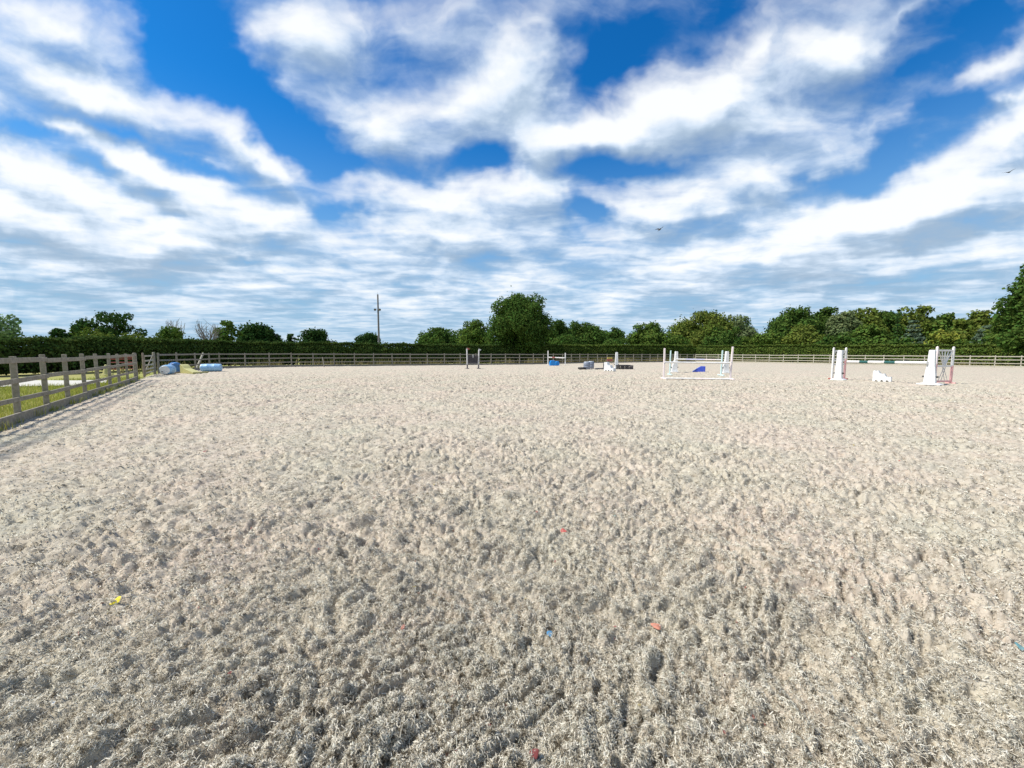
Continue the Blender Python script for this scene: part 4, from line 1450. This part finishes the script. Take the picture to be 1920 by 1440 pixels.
# black rubber mat / tyre, planks and pallet by the grey barrels
a_ = ground(1089.5, 692.6)
o = MB()
n_t = 20
pts_t = []
vs, fs = [], []
for i in range(n_t):
    an = 2 * math.pi * i / n_t
    for j in range(10):
        bn = 2 * math.pi * j / 10
        rr_ = .28 + .095 * math.cos(bn)
        vs.append((rr_ * math.cos(an), rr_ * math.sin(an), .10 + .095 * math.sin(bn)))
        fs.append([i * 10 + j, ((i + 1) % n_t) * 10 + j, ((i + 1) % n_t) * 10 + (j + 1) % 10, i * 10 + (j + 1) % 10])
o = MB().add(vs, fs, True).build('tyre', M_BLACK); o.location = a_ + Vector((.1, .2, 0))
tag(o, 'black tyre lying flat beside the grey barrels', 'tyre')
a_, c_ = ground(1115.5, 692.6), ground(1133, 692.2)
pole_obj(a_ + Vector((0, 0, .06)), c_ + Vector((0, 0, .06)), [(1, M_GREYD)], 'dark grey pole on the sand between grey barrels and white block', .065)
pole_obj(a_ + Vector((.3, .35, .06)), c_ + Vector((.1, .35, .06)), [(1, M_BROWN)], 'brown pole on the sand just behind the dark grey one', .06)
o = MB().box((0, 0, .26), (.1, .1, .56)).build('short_peg', M_GREYD); o.location = ground(1131.8, 691.2)
tag(o, 'short dark peg standing against the white block by the barrels', 'peg')
b0, b1 = ground(1134.5, 695.4), ground(1152.5, 696)
block(b0, frame_to(b0, b1), 'white stepped block next to the grey barrels', M_WHITE, (b1 - b0).length, .74, .26, .5)
pillar(ground(1155.6, 690.8), jm, 'lone white pillar next to the black pallet', 1.60, .34, .2, .4)
# black pallet crate
p0_, p1_ = ground(1160.5, 692.4), ground(1187.5, 692.4)
Lp = (p1_ - p0_).length
pr = empty('pallet', p0_, 'low black slatted crate lying beside the lone white pillar', 'crate', None, frame_to(p0_, p1_))
s = MB()
for z in (.05, .19, .33):
    s.box((Lp / 2, 0, z), (Lp, .03, .075)); s.box((Lp / 2, .8, z), (Lp, .03, .075))
s.build('side_slats', M_BLACK, pr)
for x in (.05, Lp * .36, Lp * .66, Lp - .05):
    MB().box((x, .4, .185), (.07, .76, .37)).build('crosspiece', M_GREYD if x > .1 else M_BLACK, pr)
s = MB()
for k in range(6):
    s.box((Lp / 2 * .8, .06 + k * .14, .386), (Lp * .8, .1, .025))
s.build('deck', M_DARK, pr)
# yellow and red fillers at the fence behind
fp = at(1143.5, 674, 56.5)
fr_ = empty('jump_filler', (fp.x, 56.5, 0), 'small yellow filler board with a dark red foot, against the far fence', 'jump filler', None, math.atan2(7.7, 8.7))
MB().box((0, 0, .78), (1.25, .06, .26)).build('yellow_board', M_YELLOWB, fr_)
MB().box((0, 0, .48), (1.4, .055, .30)).build('red_board', M_RED, fr_)
for x in (-.5, .5):
    MB().box((x, .06, .45), (.08, .05, .9)).build('leg', M_WOOD_FAR, fr_)
# yellow tapered cone on the grass beyond the left fence
yc = ground(200.5, 702.5)
yr = empty('marker_cone', yc, 'pale yellow plastic cone on the grass, seen through the left fence', 'cone')
MB().tube((0, 0, .04), (0, 0, .66), .2, n=16, rings=[(0, .2), (.55, .13), (.9, .085), (1, .05)]).build('cone_body', M_YELLOW, yr)
MB().box((0, 0, .02), (.46, .46, .04)).build('base', M_YELLOW, yr)


# ------------------------------------------------------------------ scraps in the sand
def scrap(px, py, wpx, mt, label, seed):
    p = ground(px, py)
    dist = math.sqrt(p.x ** 2 + p.y ** 2 + H * H)
    w = wpx * dist / F / 1.25
    r = np.random.default_rng(seed)
    n = 9
    vs = [(0, 0, .010)]
    for k in range(n):
        an = 2 * math.pi * k / n
        q = .5 * w * r.uniform(.55, 1.15)
        vs.append((math.cos(an) * q, math.sin(an) * q * .9, -.004 + r.uniform(-.15, .55) * w * .5))
    fs = [[0, 1 + k, 1 + (k + 1) % n] for k in range(n)]
    me = bpy.data.meshes.new('carpet_scrap'); me.from_pydata(vs, [], fs); me.materials.append(mt)
    o = link('carpet_scrap', me)
    so = o.modifiers.new('thick', 'SOLIDIFY'); so.thickness = .003
    su = o.modifiers.new('soft', 'SUBSURF'); su.levels = 1; su.render_levels = 1
    z = float(arena_height(np.array([p.x]), np.array([p.y]), np.array([.004]))[0])
    o.location = (p.x, p.y, max(z, -.02) + .006)
    o.rotation_euler = (R(28), r.uniform(-.3, .3), r.uniform(0, 6))
    o.rotation_euler = (R(r.uniform(10, 30)), R(r.uniform(-15, 15)), r.uniform(-.5, .5))
    tag(o, label, 'scrap', 'coloured scraps in the sand')


def cloth(name, c):
    m, nt, b = new_mat(name)
    col, f = noise_col(nt, [(.36, (.30, .26, .21)), (.46, tuple(x * .75 for x in c)), (.65, c)], 45, 6, .7)
    nt.links.new(col, b.inputs['Base Color']); b.inputs['Roughness'].default_value = .95
    return m


scrap(219, 1126, 23, cloth('yellow_scrap', (.75, .62, .03)), 'bright yellow scrap lying on the sand in the near left corner', 1)
scrap(1056, 992, 19, cloth('red_scrap', (.50, .10, .08)), 'red scrap on the sand midway up, straight below the blue blocks', 2)
scrap(1231, 1170, 27, cloth('salmon_scrap', (.62, .25, .16)), 'salmon pink scrap on the sand near the small blue scrap', 3)
scrap(1033, 1184, 19, cloth('blue_scrap', (.08, .24, .40)), 'small blue scrap on the sand near the salmon scrap', 4)
scrap(1000, 1406, 24, cloth('dark_red_scrap', (.22, .05, .045)), 'dark red scrap half buried in the closest sand', 5)
scrap(385, 846, 10, cloth('faint_red_scrap', (.42, .16, .14)), 'tiny faded red scrap farther out towards the left fence', 6)
scrap(505, 1300, 22, cloth('teal_scrap', (.16, .25, .27)), 'dull teal scrap in the near sand below the yellow one', 7)
scrap(755, 1172, 16, cloth('rust_scrap', (.36, .15, .11)), 'rust red scrap in the near sand left of the blue one', 8)
scrap(1915, 1210, 16, cloth('sea_scrap', (.12, .28, .30)), 'sea green scrap at the outer edge of the near sand', 9)
scrap(705, 932, 14, cloth('brick_scrap', (.38, .16, .12)), 'small brick coloured scrap in the middle sand', 10)


# countless tiny muted flecks of fabric
NFK = 900
fr2 = 1 / (1 / 12.0 + rng.random(NFK) * (1 / 1.1 - 1 / 12.0)); ft2 = np.radians(rng.uniform(-62, 62, NFK))
fx, fy = fr2 * np.sin(ft2), fr2 * np.cos(ft2)
kk = inside(fx, fy); fx, fy, fr2 = fx[kk], fy[kk], fr2[kk]
fz = arena_height(fx, fy, np.full(len(fx), .003)) + .006
fn = rng.normal(0, .6, (len(fx), 3)) + np.array([0, 0, 1.0])
fv, ff = leaf_quads(np.stack([fx, fy, fz], -1), fn, .011 * (1 + fr2 * .25), rng, .7, .3)
m, nt, b = new_mat('muted_flecks')
g_ = node(nt, 'ShaderNodeNewGeometry'); rp = node(nt, 'ShaderNodeValToRGB'); rp.color_ramp.interpolation = 'CONSTANT'
els = [(0, (.30, .12, .09)), (.18, (.12, .10, .08)), (.36, (.14, .20, .24)), (.5, (.38, .30, .12)), (.62, (.24, .08, .07)), (.74, (.70, .69, .64)), (.88, (.18, .26, .22))]
while len(rp.color_ramp.elements) < len(els):
    rp.color_ramp.elements.new(.5)
for e_, (p, c) in zip(rp.color_ramp.elements, els):
    e_.position = p; e_.color = (*c, 1)
nt.links.new(g_.outputs['Random Per Island'], rp.inputs[0]); nt.links.new(rp.outputs[0], b.inputs['Base Color'])
b.inputs['Roughness'].default_value = .95
tag(mesh_np('fabric_flecks', fv, ff, m), 'tiny muted flecks of coloured fabric scattered through the sand', 'flecks', kind='stuff')


# ------------------------------------------------------------------ birds
def bird(px, py, D, span, bank, head, label):
    p = at(px, py, D)
    root = empty('bird', p, label, 'bird', 'dark birds in flight', head)
    root.rotation_euler = (bank, 0, head)
    k = span
    MB().tube((0, -.28 * k, 0), (0, .24 * k, 0), .05 * k, n=10, rings=[(0, .015 * k), (.12, .035 * k), (.4, .07 * k), (.7, .066 * k), (.84, .045 * k), (.9, .05 * k), (.96, .035 * k), (1, .006 * k)]).add(
        [(-.09 * k, -.40 * k, .002), (.09 * k, -.40 * k, .002), (.03 * k, -.22 * k, .012 * k), (-.03 * k, -.22 * k, .012 * k), (0, -.3 * k, -.012 * k)],
        [[0, 1, 2, 3], [0, 4, 1], [1, 4, 2], [2, 4, 3], [3, 4, 0]]).build('body', M_BLACK, root)
    for sg in (-1, 1):
        top = [(.05, .10, .01), (.26, .13, .13), (.50, .0, .16), (.48, -.10, .15), (.27, -.06, .12), (.05, -.12, .01)]
        vs = [(sg * x * k, y * k, z * k) for x, y, z in top] + [(sg * x * k, y * k, z * k - .012 * k) for x, y, z in top]
        fs = [[0, 1, 4, 5], [1, 2, 3, 4], [11, 10, 7, 6], [10, 9, 8, 7]] + [[i, (i + 1) % 6, 6 + (i + 1) % 6, 6 + i] for i in range(6)]
        MB().add(vs, fs).build('wing', M_BLACK, root)
    return root


bird(1237.5, 430, 34, .82, R(38), R(-60), 'dark bird with raised wings in mid sky above the far hedge')
bird(1891.5, 323, 36, .8, R(12), R(-75), 'dark bird gliding at the edge of the sky')
